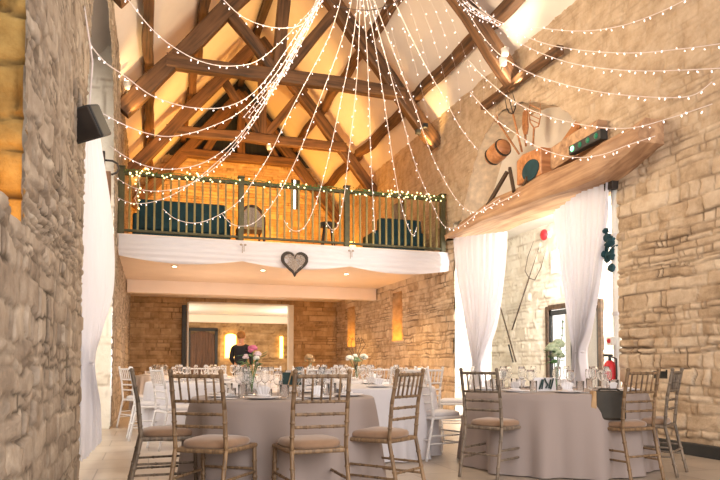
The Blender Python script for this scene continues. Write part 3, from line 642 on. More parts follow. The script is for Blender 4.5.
MB().box(XR-.10, XR-.02, 4.4, 6.75, 0, .13).build('baseboard_right', M['black'], bevel=.01)['kind'] = 'structure'
# glazed door in annex
o = empty('door_2', (AX, 10.97, 0)); o['kind'] = 'structure'
MB().box(-.05, .05, -.9, -.8, 0, 2.2).box(-.05, .05, .8, .9, 0, 2.2).box(-.05, .05, -.8, .8, 2.12, 2.22).build('door_frame', M['timber_dark'], o, bevel=.01)
for y0, y1 in ((-.8, 0), (0, .8)):
    lf = MB().box(-.02, .03, y0, y0+.07, 0, 2.1).box(-.02, .03, y1-.07, y1, 0, 2.1).box(-.02, .03, y0, y1, 0, .2).box(-.02, .03, y0, y1, 2.0, 2.1).build('door_leaf', M['black'], o)
    MB().box(0, .008, y0+.07, y1-.07, .2, 2.0).build('door_glass', M['glass'], lf)
MB().box(AX+.9, AX+1.0, 8.5, 12.5, 0, 3).build('wall_beyond_annex_door', M['whitewash'])['kind'] = 'structure'
# pipe and extinguisher on near jamb
p = atY(616.5, 300, 6.87); e = empty('drain_pipe', (p.x, 6.87, 0), 0, 'white vertical pipe beside the near jamb of the right opening', 'pipe')
MB().tube([(0, 0, 0), (0, 0, 3.35)], .045, 8, .15).build('pipe', M['white_paint'], e, smooth=True)
for z in (.6, 1.6, 2.6): MB().tube([(0, 0, z), (0, 0, z+.05)], .058, 12).build('clip', M['cushion_pale'], e)
p = atY(610, 377, 6.91); e = empty('fire_extinguisher', (p.x, p.y, p.z-.27), 0, 'red fire extinguisher on the wall of the right opening', 'fire extinguisher')
MB().lathe([(.01, 0), (.075, 0), (.085, .03), (.085, .38), (.06, .45), (.03, .48), (.01, .48)], 18).build('cylinder', M['red'], e, smooth=True)
MB().box(-.09, -.084, -.05, .05, .12, .3).build('label_plate', M['napkin'], e)
MB().tube([(0, 0, .48), (0, 0, .54)], .02, 8).box(-.09, .04, -.012, .012, .53, .56).build('valve', M['black'], e)
MB().tube([(0, -.03, .53), (0, -.12, .5), (0, -.125, .3), (0, -.11, .15)], .012, 6).build('hose', M['black'], e, smooth=True)
p = atY(611, 341, 6.87); e = empty('call_point', (p.x, p.y, p.z), 0, 'small red and white call point above the fire extinguisher', 'switch')
MB().box(-.03, .03, -.05, .05, -.05, .05).build('housing', M['white_paint'], e, bevel=.006); MB().ball((-.03, 0, 0), .03, 10, 6).build('red_button', M['red'], e)
p = atX(608, 245, 5.62); e = empty('hanging_dark_flowers', tuple(p), 0, 'bunch of dark blue pompoms hanging at the near edge of the right opening', 'decoration')
rr = random.Random(9)
for k in range(14): MB().ball((rr.uniform(-.05, .05), rr.uniform(-.1, .1), rr.uniform(-.2, .22)), rr.uniform(.035, .055), 8, 5, rough=.5).build('pompom', M['teal'], e)
MB().tube([(0, 0, .2), (0, -.02, .55)], .008, 5).build('cord', M['wire'], e)
p = atX(612, 268, 5.62); e = empty('pompom_ornament', tuple(p), 0, 'single dark round pompom hanging below the dark flower bunch', 'decoration')
MB().ball((0, 0, 0), .055, 12, 8, rough=.3).build('pompom', M['teal'], e); MB().tube([(0, 0, .05), (0, 0, .16)], .006, 5).build('cord', M['wire'], e)
p = atX(611, 184, 5.6); e = empty('curtain_bracket', tuple(p), 0, 'dark metal bracket at the top near corner of the right curtain', 'bracket')
MB().box(-.05, .05, -.08, .08, -.08, .09).build('body', M['iron'], e, bevel=.01); MB().tube([(0, 0, .0), (0, .3, .03)], .015, 6).build('arm', M['iron'], e)
# ------------------------------------------------------------------ chairs
def node_tube(a, b, r, rings, n=8):
    a = Vector(a); b = Vector(b); pts = []; rad = []
    K = 3*rings+2
    for i in range(K+1):
        t = i/K; pts.append(a.lerp(b, t)); rad.append(r)
    for k in range(rings):
        t = (k+1)/(rings+1)
        for dt, rr in ((-.02, 1), (-.008, 1.28), (.008, 1.28), (.02, 1)):
            pts.append(a.lerp(b, t+dt)); rad.append(r*rr)
    z = sorted(zip(pts, rad), key=lambda q: (q[0]-a).length); return [q[0] for q in z], [q[1] for q in z]
def poly_tube(mb, P, r, rings, n=8):
    for a, b, k in zip(P[:-1], P[1:], rings):
        p, q = node_tube(a, b, r, k); mb.tube(p, q, n)
    for c in P[1:-1]: mb.ball(c, r*1.05, n, 5)
    return mb
def chiavari(wm, cm, label):
    e = empty('chiavari_chair', (0, 0, 0), 0, label, 'chair')
    for s in (-1, 1):
        mb = MB(); poly_tube(mb, [(s*.185, -.285, 0), (s*.18, -.19, .44), (s*.18, -.215, .70), (s*.178, -.26, .925)], .0145, [3, 2, 1]); bl = mb.build('back_leg', wm, e, smooth=True); MB().ball((s*.178, -.262, .934), .018, 8, 5).build('finial', wm, bl, smooth=True)
        mb = MB(); poly_tube(mb, [(s*.20, .205, 0), (s*.195, .19, .43)], .0145, [3]); mb.build('leg', wm, e, smooth=True)
        for z in (.17, .25):
            mb = MB(); poly_tube(mb, [(s*.182, -.285+.095*z/.44, z), (s*.198, .198, z)], .0095, [2], 6); mb.build('stretcher', wm, e, smooth=True)
    for y, z in ((.2, .16), (.197, .27), (-.24, .21)):
        mb = MB(); poly_tube(mb, [(-.19, y, z), (.19, y, z)], .0095, [2], 6); mb.build('stretcher', wm, e, smooth=True)
    MB().prism([(-.19, -.2), (.19, -.2), (.215, .21), (-.215, .21)], 'z', .415, .445).build('seat_frame', wm, e, bevel=.012)
    # cushion
    vs = []; n = 24; 
    prof = [(.0, .005), (.96, .0), (1.0, .012), (1.0, .03), (.94, .045), (.75, .055), (.0, .062)]
    for r, z in prof:
        for k in range(n):
            q = 2*pi*k/n; c, s_ = cos(q), sin(q); k4 = 1/max(abs(c)**4+abs(s_)**4, 1e-6)**.25*.97
            y = .2*r*s_*k4; x = (.195+.018*(y/.2))*r*c*k4; vs.append((x, y+.01, .443+z))
    mb = MB().add(vs, [(i*n+k, i*n+(k+1) % n, (i+1)*n+(k+1) % n, (i+1)*n+k) for i in range(len(prof)-1) for k in range(n)])
    mb.build('cushion', cm, e, smooth=True)
    def by(z): return -.19-.025*(z-.44)/.26 if z < .7 else -.215-.045*(z-.7)/.225
    for z, nm in ((.905, 'top_rail'), (.745, 'rail'), (.665, 'rail'), (.585, 'rail')):
        mb = MB(); poly_tube(mb, [(-.18, by(z), z), (.18, by(z), z)], .0125 if nm == 'top_rail' else .010, [4 if nm == 'top_rail' else 3], 8); mb.build(nm, wm, e, smooth=True)
    for k in range(5):
        x = -.12+.06*k; mb = MB(); poly_tube(mb, [(x, by(.745), .745), (x*1.02, by(.905), .905)], .0075, [1], 6); mb.build('spindle', wm, e, smooth=True)
    return e
def place(e, x, d, facing, label, group, sc=1):
    p = CV+(fh+RV*((x-CXP)/FPX))*d; e.location = (p.x, p.y, 0); e.rotation_euler = (0, 0, facing); e['label'] = label; e['group'] = group; return e
protoA = chiavari(M['chair_wood'], M['cushion'], 'x'); protoD = chiavari(M['chair_wood_dark'], M['cushion'], 'x'); protoW = chiavari(M['chair_white'], M['cushion_pale'], 'x')
usedp = set()
def newchair(proto):
    if proto.name in usedp: return copy_tree(proto)
    usedp.add(proto.name); return proto
TA = CV+(fh+RV*((284-CXP)/FPX))*5.25; TB = CV+(fh+RV*((553-CXP)/FPX))*6.45
def face(x, d, T, off=0):
    p = CV+(fh+RV*((x-CXP)/FPX))*d; v = Vector((T.x-p.x, T.y-p.y)); return atan2(v.y, v.x)-pi/2+off
GA = 'limewashed chairs around the near left table'; GB = 'limewashed chairs around the right table'
for pr, x, d, f, lb, g in (
    (protoD, 168, 5.02, radians(-88), 'greyish chair seen side-on at the left end of the near left table', GA),
    (protoA, 216, 4.34, radians(-34), 'golden brown chair, back to us, at the left front of the near left table', GA),
    (protoA, 311, 4.33, radians(3), 'brown chair, back to us, at the right front of the near left table', GA),
    (protoA, 381, 4.9, radians(36), 'brown chair at the right end of the near left table', GA),
    (protoD, 494, 5.8, radians(-60), 'brown chair, back to us, at the left front of the right table', GB),
    (protoA, 619, 5.72, radians(7), 'brown chair, back to us, beside the dark jacket at the right table', GB),
    (protoD, 646, 6.0, radians(34), 'chair nearest the right stone wall, half behind another chair', GB)):
    place(newchair(pr), x, d, f, lb, g)
GW = 'white chiavari chairs at the far tables'
wl = [(152, 8.6, -85, 'white chiavari chair by the brown far left corner, seen side-on'), (178, 7.7, -70, 'white chiavari chair just behind the left golden brown chair'),
      (436, 6.9, -75, 'white chiavari chair side-on in the gap between the two big tables'), (418, 8.3, 20, 'white chiavari chair with its back to us at the right of the draped white table'),
      (395, 8.6, 5, 'white chiavari chair behind the top of the brown chair at the draped white table'), (372, 9.3, 10, 'white chiavari chair left of the white flower vase at the far tables'),
      (454, 9.2, 60, 'white chiavari chair beside the far curtain of the right opening'), (318, 9.0, -5, 'white chiavari chair behind the right front brown chair'),
      (197, 11.5, 0, 'white chiavari chair furthest left in the far doorway row'), (214, 11.6, 0, 'white chiavari chair second from the left in the far doorway row'),
      (300, 11.3, 0, 'white chiavari chair below the right doorpost of the far doorway'), (345, 11.8, 0, 'white chiavari chair in the far row under the first lit niche'),
      (141, 10.2, -60, 'grey white chiavari chair against the brown far left wall'), (268, 11.6, 0, 'white chiavari chair in front of the person in the far doorway row'),
      (409, 11.0, 30, 'white chiavari chair in the far row under the second lit niche')]
for x, d, f, lb in wl: place(newchair(protoW), x, d, radians(f), lb, GW)
# ------------------------------------------------------------------ tables
def table(T, r, zt, label, clabel, cm, seed=1, folds=13, fa=.065):
    e = empty('round_table', (T.x, T.y, 0), 0, label, 'table')
    MB().lathe([(.01, zt-.03), (r-.02, zt-.03), (r-.02, zt-.006), (.01, zt-.006)], 40).build('tabletop', M['timber_dark'], e)
    for k in range(4):
        q = pi/4+k*pi/2; MB().tube([(r*.6*cos(q), r*.6*sin(q), 0), (r*.6*cos(q), r*.6*sin(q), zt-.03)], .02, 8).build('leg', M['iron'], e)
    n = 168; vs = []; rr = random.Random(seed); ph = [rr.uniform(0, 6) for _ in range(4)]
    rows = [(0, 0), (.5, 0), (.9, 0), (.985, -.001), (1.0, -.012)]+[(1.0, -.02-(zt-.03)*j/14) for j in range(1, 15)]
    for f, dz in rows:
        t = min(1, max(0, -dz/(zt)))
        for k in range(n):
            q = 2*pi*k/n
            w = sin(folds*q+ph[0]+.8*sin(2*q+ph[1]))*.55+.35*sin((folds*.5)//1*q+ph[2])+.3*sin(folds*2*q+ph[3])
            rd = r*f+(t**.75)*(.06+fa*w)+(0.012 if dz < 0 else 0); vs.append((rd*cos(q), rd*sin(q), zt+dz+(.002 if dz == 0 else 0)))
    mb = MB().add(vs, [(i*n+k, i*n+(k+1) % n, (i+1)*n+(k+1) % n, (i+1)*n+k) for i in range(len(rows)-1) for k in range(n)])
    o = mb.build('tablecloth', cm, smooth=True); o.location = (T.x, T.y, 0); tag(o, clabel, 'tablecloth', 'floor-length tablecloths')
gp = lambda x, d: CV+(fh+RV*((x-CXP)/FPX))*d
ZT = .725
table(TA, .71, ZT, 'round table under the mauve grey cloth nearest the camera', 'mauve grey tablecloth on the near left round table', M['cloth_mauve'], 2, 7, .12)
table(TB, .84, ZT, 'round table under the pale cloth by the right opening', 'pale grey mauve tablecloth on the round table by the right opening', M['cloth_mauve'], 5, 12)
FT = [(362, 7.3, .8, 'the draped white table'), (208, 9.2, .82, 'the left white table'), (338, 10.35, .82, 'the niche side white table'), (235, 13.0, .85, 'the doorway white table'), (160, 14.3, .5, 'the far left table')]
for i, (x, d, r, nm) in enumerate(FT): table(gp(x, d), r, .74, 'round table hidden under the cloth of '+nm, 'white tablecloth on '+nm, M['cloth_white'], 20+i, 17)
# ------------------------------------------------------------------ tableware
def mk(name, prof, m_, n=14, label='x', cat='glass'):
    e = empty(name, (0, 0, 0), 0, label, cat); MB().lathe(prof, n).build('bowl', m_, e, smooth=True); return e
def wineglass(h=.2, r=.038):
    e = empty('wine_glass', (0, 0, 0), 0, 'x', 'glass')
    MB().lathe([(.001, 0), (r*.9, 0), (r*.9, .003), (.006, .006), (.004, h*.45), (.006, h*.47), (.001, h*.47)], 16).build('stem', M['glass'], e, smooth=True)
    MB().lathe([(.004, h*.46), (r*.7, h*.52), (r, h*.68), (r*.95, h*.85), (r*.82, h), (r*.79, h), (r*.92, h*.85), (r*.97, h*.68), (r*.67, h*.53), (.003, h*.475)], 16).build('bowl', M['glass'], e, smooth=True); return e
def tumbler():
    e = empty('tumbler', (0, 0, 0), 0, 'x', 'glass')
    MB().lathe([(.001, 0), (.03, 0), (.036, .1), (.034, .1), (.028, .01), (.001, .01)], 16).build('body', M['glass'], e, smooth=True); return e
def napkin():
    e = empty('folded_napkin', (0, 0, 0), 0, 'x', 'napkin')
    vs = []; n = 12
    mb = MB(); rows = []
    for j in range(6):
        t = j/5
        for k in range(n+1):
            u = k/n-.5; vs.append((u*(.10+.09*t), .03*(1-t)*cos(u*3)+.012*sin(k*2.1), .005+.12*t*(1-.9*u*u)))
    mb.add([(x*.6, y*.6, z*.6) for x, y, z in vs], [(j*(n+1)+k, j*(n+1)+k+1, (j+1)*(n+1)+k+1, (j+1)*(n+1)+k) for j in range(5) for k in range(n)])
    o = mb.build('fan', M['napkin'], e, smooth=True); s = o.modifiers.new('s', 'SOLIDIFY'); s.thickness = .006
    MB().lathe([(.001, 0), (.05, 0), (.045, .012), (.001, .015)], 12).build('fold_base', M['napkin'], e, smooth=True); return e
def plate():
    e = empty('dinner_plate', (0, 0, 0), 0, 'x', 'plate'); MB().lathe([(.001, .003), (.08, .003), (.13, .014), (.132, .017), (.128, .018), (.08, .008), (.001, .008)], 28).build('disc', M['napkin'], e, smooth=True); return e
def cutlery():
    e = empty('cutlery_fork', (0, 0, 0), 0, 'x', 'fork'); sm = M['steel']
    MB().box(-.004, .004, -.09, .03, .002, .005).build('handle', sm, e); MB().box(-.011, .011, .03, .045, .002, .005).box(-.011, -.006, .045, .09, .002, .005).box(-.0025, .0025, .045, .09, .002, .005).box(.006, .011, .045, .09, .002, .005).build('tines', sm, e); return e
M['steel'] = mat('steel', (.6, .6, .6), .25, metal=1, var=.05)
protos = {'wg': wineglass(), 'wg2': wineglass(.23, .034), 'tb': tumbler(), 'np': napkin(), 'pl': plate(), 'fk': cutlery()}
pused = set()
def put(k, x, y, z, rz, label, group):
    e = protos[k] if k not in pused else copy_tree(protos[k]); pused.add(k)
    e.location = (x, y, z); e.rotation_euler = (0, 0, rz); e['label'] = label; e['group'] = group; return e
def settings(T, r, zt, n, where, ph=0, full=True):
    for k in range(n):
        q = ph+2*pi*k/n; c, s = cos(q), sin(q); R_ = r-.19
        ptx = lambda rad, off: (T.x+rad*c-off*s, T.y+rad*s+off*c)
        x, y = ptx(R_, 0); put('pl', x, y, zt+.002, q, f'white dinner plate laid on {where}', f'plates on {where}')
        put('np', x, y, zt+.021, q+pi/2, f'white folded napkin on {where}', f'napkins on {where}')
        x, y = ptx(R_-.17, .06); put('wg', x, y, zt+.003, 0, f'clear wine glass on {where}', f'wine glasses on {where}')
        x, y = ptx(R_-.19, -.05); put('wg2', x, y, zt+.003, 0, f'tall clear wine glass on {where}', f'tall wine glasses on {where}')
        if full:
            x, y = ptx(R_-.10, .13); put('tb', x, y, zt+.003, 0, f'clear water tumbler on {where}', f'tumblers on {where}')
            x, y = ptx(R_, .15); put('fk', x, y, zt+.004, q-pi/2, f'steel fork beside a plate on {where}', f'forks on {where}')
settings(TA, .71, ZT+.002, 8, 'the near left table', .3)
settings(TB, .87, ZT+.002, 9, 'the table by the right opening', .1)
for (x, d, r, nm) in FT: settings(gp(x, d), r, .742, 7, nm, .2, False)
def flower(mb, c, r, rr, petals=14):
    for k in range(petals):
        a = rr.uniform(0, 2*pi); b = rr.uniform(-.3, 1.3); d = Vector((cos(a)*cos(b), sin(a)*cos(b), sin(b)))
        mb.ball(tuple(Vector(c)+d*r*.55), r*.48, 7, 5, (1, 1, .7), .3)
def vase(loc, body, hts, blooms, label, leaf='leaf', leaves=16, seed=1):
    e = empty('flower_vase', loc, 0, label, 'vase of flowers'); rr = random.Random(seed)
    MB().lathe(body, 18).build('glass_jar', M['glass'], e, smooth=True)
    mb = MB(); lv = MB()
    for (x, y, z, r, m_) in blooms: mb.tube([(0, 0, .02), (x*.3, y*.3, z*.5), (x, y, z)], .004, 5)
    mb.build('stems', M['leaf'], e)
    for (x, y, z, r, m_) in blooms:
        b = MB(); flower(b, (x, y, z), r, rr, 16); b.build('bloom', M[m_], e, smooth=True)
    for k in range(leaves):
        a = rr.uniform(0, 2*pi); z = hts*(.62+.3*rr.random()); c = Vector((cos(a), sin(a), .3))*rr.uniform(.03, .08)+Vector((0, 0, z)); t = Vector((-sin(a), cos(a), 0))
        o = Vector((cos(a), sin(a), rr.uniform(-.4, .6)))*.06
        lv.add([c, c+o*.5+t*.018, c+o, c+o*.5-t*.018], [(0, 1, 2, 3)])
    o = lv.build('foliage', M[leaf], e); s = o.modifiers.new('s', 'SOLIDIFY'); s.thickness = .002
    return e
jar = [(.001, 0), (.045, 0), (.05, .02), (.05, .10), (.035, .13), (.035, .15), (.031, .15), (.031, .13), (.046, .1), (.046, .015), (.001, .01)]
bott = [(.001, 0), (.035, 0), (.037, .12), (.014, .17), (.014, .22), (.011, .22), (.011, .17), (.033, .12), (.032, .01), (.001, .008)]
p = gp(252, 5.35)
vase((p.x, p.y, ZT+.004), jar, .34, [(0, -.02, .37, .048, 'pink'), (.05, .02, .33, .035, 'palepink'), (-.05, .0, .31, .03, 'palepink'), (.03, -.04, .30, .028, 'white_petal'), (.045, .0, .25, .025, 'palepink')], 'jar of pink peonies on the near left table', 'leaf', 30, 3)
p = gp(556, 6.15)
vase((p.x, p.y, ZT+.004), bott, .40, [(-.04, 0, .40, .07, 'hydrangea'), (.04, .02, .44, .065, 'hydrangea'), (0, -.03, .34, .06, 'hydrangea'), (.05, 0, .33, .04, 'leaf'), (-.02, 0, .27, .035, 'leaf')], 'glass bottle with green hydrangeas on the table by the right opening', 'leaf', 18, 5)
e = empty('twig_spray', (p.x+.035, p.y+.05, ZT+.004), 0, 'thin upright twig rising above the hydrangeas', 'twig')
MB().tube([(0, 0, .0), (.03, 0, .3), (.07, 0, .52), (.08, 0, .68)], .004, 5).build('stem', M['timber_dark'], e)
MB().ball((.075, 0, .6), .012).ball((.08, 0, .66), .012).ball((.07, 0, .53), .01).build('buds', M['sage'], e)
p = gp(357, 10.2)
vase((p.x, p.y, .745), bott, .38, [(-.12, 0, .32, .07, 'white_petal'), (.11, 0, .34, .075, 'white_petal'), (0, 0, .30, .06, 'sage'), (-.02, .05, .36, .05, 'white_petal')], 'white flower vase with curly twigs on the table under the lit niches', 'sage', 14, 8)
e = empty('curly_twigs', (p.x, p.y+.06, .745), 0, 'curly twigs rising above the white flower vase', 'twig')
for k in range(5):
    a = -1+.5*k; MB().tube([(0, 0, .1), (a*.06, 0, .4), (a*.16, 0, .55), (a*.1, .02, .66), (a*.05, 0, .62)], .005, 5).build('twig', M['timber_dark'], e)
p = gp(309, 10.5)
vase((p.x, p.y, .745), bott, .34, [(0, 0, .34, .075, 'tan'), (.05, 0, .3, .05, 'tan')], 'small golden flower arrangement left of the white flower vase', 'sage', 8, 9)
p = gp(264, 9.8)
# jar lantern
p = gp(312, 5.2); 
# table number boards
def board(x, d, zt, w, h, label, rz):
    p = gp(x, d); e = empty('chalkboard_sign', (p.x, p.y, zt), rz, label, 'sign')
    o = MB().box(-w/2, w/2, -.005, .005, .09, .09+h).build('board', M['chalk'], e, bevel=.004); o.rotation_euler = (radians(-8), 0, 0)
    MB().tube([(-.05, -.02, 0), (-.0, -.0, .10+h)], .005, 6).tube([(.05, -.02, 0), (.0, -.0, .10+h)], .005, 6).tube([(0, .09, 0), (0, .01, .09+h)], .005, 6).box(-.06, .06, -.03, .0, .078, .09).build('easel', M['tan'], e)
board(292, 5.1, ZT+.004, .15, .10, 'small dark chalkboard on an easel on the near left table', -YAW)
def strokes(e, S_, m_, r=.004):
    mb = MB()
    for st in S_: mb.tube(st, r, 5)
    mb.build('painted_numerals', m_, e)
p = gp(545, 6.1); e = empty('table_card', (p.x, p.y, ZT+.004), -YAW, 'white table card with bold dark brush strokes beside the hydrangeas', 'card')
MB().box(-.1, .1, -.003, .003, 0, .13).build('card', M['napkin'], e).rotation_euler = (radians(-12), 0, 0)
strokes(e, [[(-.06, -.012, .02), (-.03, -.0, .11)], [(-.035, -.006, .02), (-.02, -.0, .11)], [(.0, -.01, .03), (.02, -.006, .06), (0, -.0, .1), (-.005, -.0, .12)], [(.045, -.01, .02), (.075, -.0, .12)], [(.03, -.01, .03), (.05, -.0, .11)]], M['chalk'], .008)
# candles / jars on table A
for i, (x, d) in enumerate(((232, 5.0), (268, 4.85), (318, 5.15))):
    p = gp(x, d); e = empty('tealight_jar', (p.x, p.y, ZT+.004), 0, ('small jar with a tealight left of the pink peonies', 'small jar with a tealight in front of the pink peonies', 'small jar with a tealight right of the chalkboard')[i], 'candle holder', 'tealight jars on the near left table')
    MB().lathe([(.001, 0), (.032, 0), (.034, .07), (.031, .07), (.029, .008), (.001, .008)], 14).build('jar', M['glass'], e, smooth=True)
    MB().lathe([(.001, .009), (.02, .009), (.02, .025), (.001, .025)], 12).build('tealight', M['napkin'], e)
# menu cards
for T, nm, lst in ((TA, 'the near left table', ((300, 4.75), (225, 4.75))), (TB, 'the table by the right opening', ((520, 5.85), (585, 5.8), (610, 6.1)))):
    for i, (x, d) in enumerate(lst):
        p = gp(x, d); o = MB().box(-.05, .05, -.075, .075, 0, .002).build('menu_card', M['napkin']); o.location = (p.x, p.y, ZT+.006); o.rotation_euler = (0, 0, i*.9)
        tag(o, f'flat white menu card lying on {nm}', 'card', f'menu cards on {nm}')
# dark bag between the chair and the right table
p = gp(606, 5.62); e = empty('bag', (p.x, p.y, .505), radians(-22), 'dark olive bag with a tan side standing on a chair seat at the right table', 'bag')
MB().box(-.115, .15, -.05, .05, 0, .25).build('body', M['leather'], e, bevel=.02)
MB().prism([(-.15, .0), (-.10, .0), (-.10, .245), (-.125, .25), (-.15, .12)], 'y', -.055, .055).build('tan_side', M['tan'], e, bevel=.008)
MB().tube([(-.08, -.02, .25), (-.06, -.02, .262), (.08, -.02, .262), (.1, -.02, .25)], .008, 6).build('handle', M['leather'], e)
# ------------------------------------------------------------------ person
def skin(name, verts, edges, rad, m_, parent, sub=2):
    me = bpy.data.meshes.new(name); me.from_pydata(verts, edges, []); o = bpy.data.objects.new(name, me); COL.objects.link(o); o.parent = parent
    md = o.modifiers.new('skin', 'SKIN'); md.use_smooth_shade = True
    for i, r in enumerate(rad): me.skin_vertices[0].data[i].radius = (r, r) if not hasattr(r, '__len__') else r
    me.skin_vertices[0].data[0].use_root = True
    s = o.modifiers.new('sub', 'SUBSURF'); s.levels = sub; s.render_levels = sub; me.materials.append(m_); return o
pp = gp(241, 16.4); per = empty('person', (pp.x, pp.y, 0), radians(-25), 'person in a dark jacket standing turned away beyond the far tables', 'person')
vs = [(0, 0, .95), (0, 0, 1.12), (0, .0, 1.3), (0, 0, 1.44), (0, .01, 1.52), (0, .02, 1.60), (0, .03, 1.68), (0, .03, 1.74)]
ra = [(.16, .12), (.15, .11), (.18, .12), (.13, .09), (.055, .055), (.075, .085), (.085, .10), (.055, .065)]
ed = [(i, i+1) for i in range(7)]
for s in (-1, 1):
    b = len(vs); vs += [(s*.19, 0, 1.40), (s*.25, .02, 1.12), (s*.21, .2, .98), (s*.19, .27, .97)]; ra += [.06, .047, .035, .03]; ed += [(3, b), (b, b+1), (b+1, b+2), (b+2, b+3)]
    for k in range(5):
        f = len(vs); u = (k-2)*.02; vs += [(s*.19+u, .33, .965+.003*k), (s*.19+u*1.2, .37-(.02 if k in (0, 4) else 0), .94)]; ra += [.010, .008]; ed += [(b+3, f), (f, f+1)]
    b = len(vs); vs += [(s*.1, 0, .86), (s*.12, .02, .48), (s*.12, -.02, .09), (s*.13, .12, .04)]; ra += [.10, .065, .045, .04]; ed += [(0, b), (b, b+1), (b+1, b+2), (b+2, b+3)]
skin('body', vs, ed, ra, M['skin'], per)
jv = [(0, 0, .90), (0, 0, 1.12), (0, 0, 1.3), (0, 0, 1.43)]; jr = [(.185, .15), (.175, .13), (.205, .145), (.12, .10)]; je = [(0, 1), (1, 2), (2, 3)]
for s in (-1, 1):
    b = len(jv); jv += [(s*.20, 0, 1.40), (s*.26, .02, 1.12), (s*.215, .19, .985)]; jr += [.075, .06, .047]; je += [(3, b), (b, b+1), (b+1, b+2)]
skin('jacket', jv, je, jr, M['jacket'], per)
tv = [(0, 0, .93), (.1, 0, .84), (.12, .02, .48), (.12, -.02, .08), (-.1, 0, .84), (-.12, .02, .48), (-.12, -.02, .08)]
skin('trousers', tv, [(0, 1), (1, 2), (2, 3), (0, 4), (4, 5), (5, 6)], [.15, .115, .08, .065, .115, .08, .065], M['trouser'], per)
MB().ball((0, .0, 1.72), .115, 16, 10, (.92, 1.02, .95), .06).build('hair', M['hair'], per, smooth=True)
MB().ball((0, .135, 1.66), .018, 8, 6, (.7, 1.2, 1.1)).build('nose', M['skin'], per, smooth=True)
for s in (-1, 1):
    MB().ball((s*.10, .02, 1.665), .028, 8, 6, (.35, .8, 1.2)).build('ear', M['skin'], per, smooth=True)
    MB().ball((s*.035, .122, 1.69), .012, 8, 6).build('eye', M['black'], per)
MB().ball((0, .122, 1.62), .022, 8, 4, (1.2, .4, .3)).build('mouth', M['red'], per)
MB().lathe([(.06, 1.455), (.075, 1.455), (.07, 1.50), (.058, 1.50)], 14).build('collar', M['shirt'], per)
# ------------------------------------------------------------------ spotlights on beams
def spot(loc, label, rz=0):
    e = empty('beam_spotlight', loc, rz, label, 'light', 'spotlights on the roof timbers')
    MB().lathe([(.03, -.08), (.05, -.06), (.065, .05), (.06, .05), (.001, .03)], 16).build('housing', M['white_paint'], e, smooth=True)
    MB().ball((0, 0, .045), .05, 12, 8, (1, 1, .6)).build('bulb', M['lampglow'], e.children[0], smooth=True)
    MB().tube([(0, 0, -.08), (0, .06, -.12)], .015, 6).build('arm', M['iron'], e)
def at3(x, y, Y): return tuple(atY(x, y, Y))
spot(at3(127, 85, 11.9), 'spotlight on the left foot of the middle roof truss'); spot(at3(505, 52, 8.8), 'upper of two spotlights on the nearest right rafter'); spot(at3(503, 61, 8.8), 'lower of two spotlights on the nearest right rafter'); spot(at3(269, 147, 15.7), 'spotlight under the furthest golden truss')
for i, (x, y) in enumerate(((425, 126), (418, 132), (530, 63))):
    e = empty('uplight_fixture', at3(x, y, (11.9, 12.12, 9.3)[i]), 0, ('black uplight by the foot of the middle right rafter', 'small black uplight left of the middle right rafter foot', 'black uplight on the wall beside the nearest rafter')[i], 'light', 'black uplights at the eaves')
    MB().box(-.05, .05, -.05, .05, -.04, .05).build('housing', M['black'], e, bevel=.01); MB().tube([(0, 0, -.04), (.08, .0, -.1)], .012, 6).build('arm', M['iron'], e)
# ------------------------------------------------------------------ fairy lights
bulb_me = MB().ball((0, 0, -.014), .008, 6, 4, (1, 1, 1.9)).mesh('fairy_bulb', True); bulb_me.materials.append(M['bulb'])
bulb_y = MB().ball((0, 0, 0), .016, 6, 4).mesh('garland_bulb', True); bulb_y.materials.append(M['bulb_yellow'])
def spline(P, n=10):
    out = []
    for i in range(len(P)-1):
        p0, p1, p2, p3 = P[max(i-1, 0)], P[i], P[i+1], P[min(i+2, len(P)-1)]
        for k in range(n):
            t = k/n; out.append(.5*((2*p1)+(p2-p0)*t+(2*p0-5*p1+4*p2-p3)*t*t+(-p0+3*p1-3*p2+p3)*t**3))
    out.append(P[-1]); return out
BC = [0]
def string(px, y0, y1, label, gap=.16, r=.0055, me=None, group='fairy light strings', ys=None, sc=1, wire='wire'):
    acc = [0]
    for a, b in zip(px[:-1], px[1:]): acc.append(acc[-1]+math.hypot(a[0]-b[0], a[1]-b[1]))
    P = [atY(x, y, (ys[i] if ys else y0+(y1-y0)*acc[i]/acc[-1])) for i, (x, y) in enumerate(px)]
    cap = 5.2 if 'lintel' in label else 5.52
    P = [p if p.x < cap else atX(px[i][0], px[i][1], cap) for i, p in enumerate(P)]
    C = spline(P); e = empty('fairy_light_string', tuple(C[0]), 0, label, 'fairy lights', group)
    MB().tube([c-C[0] for c in C], r, 5).build('cable', M[wire], e)
    rr = random.Random(len(label)+BC[0]); d = gap*.5; 
    for a, b in zip(C[:-1], C[1:]):
        L = (b-a).length
        while d < L:
            p = a.lerp(b, d/L); o = bpy.data.objects.new('bulb', me or bulb_me); COL.objects.link(o); o.parent = e
            o.location = p-C[0]+Vector((rr.uniform(-.03, .03), rr.uniform(-.03, .03), rr.uniform(-.035, .01))); o.rotation_euler = (rr.uniform(-.8, .8), rr.uniform(-.8, .8), 0); o.scale = (sc, sc, sc)
            d += gap*rr.uniform(.8, 1.2); BC[0] += 1
        d -= L
K = (322, -4)
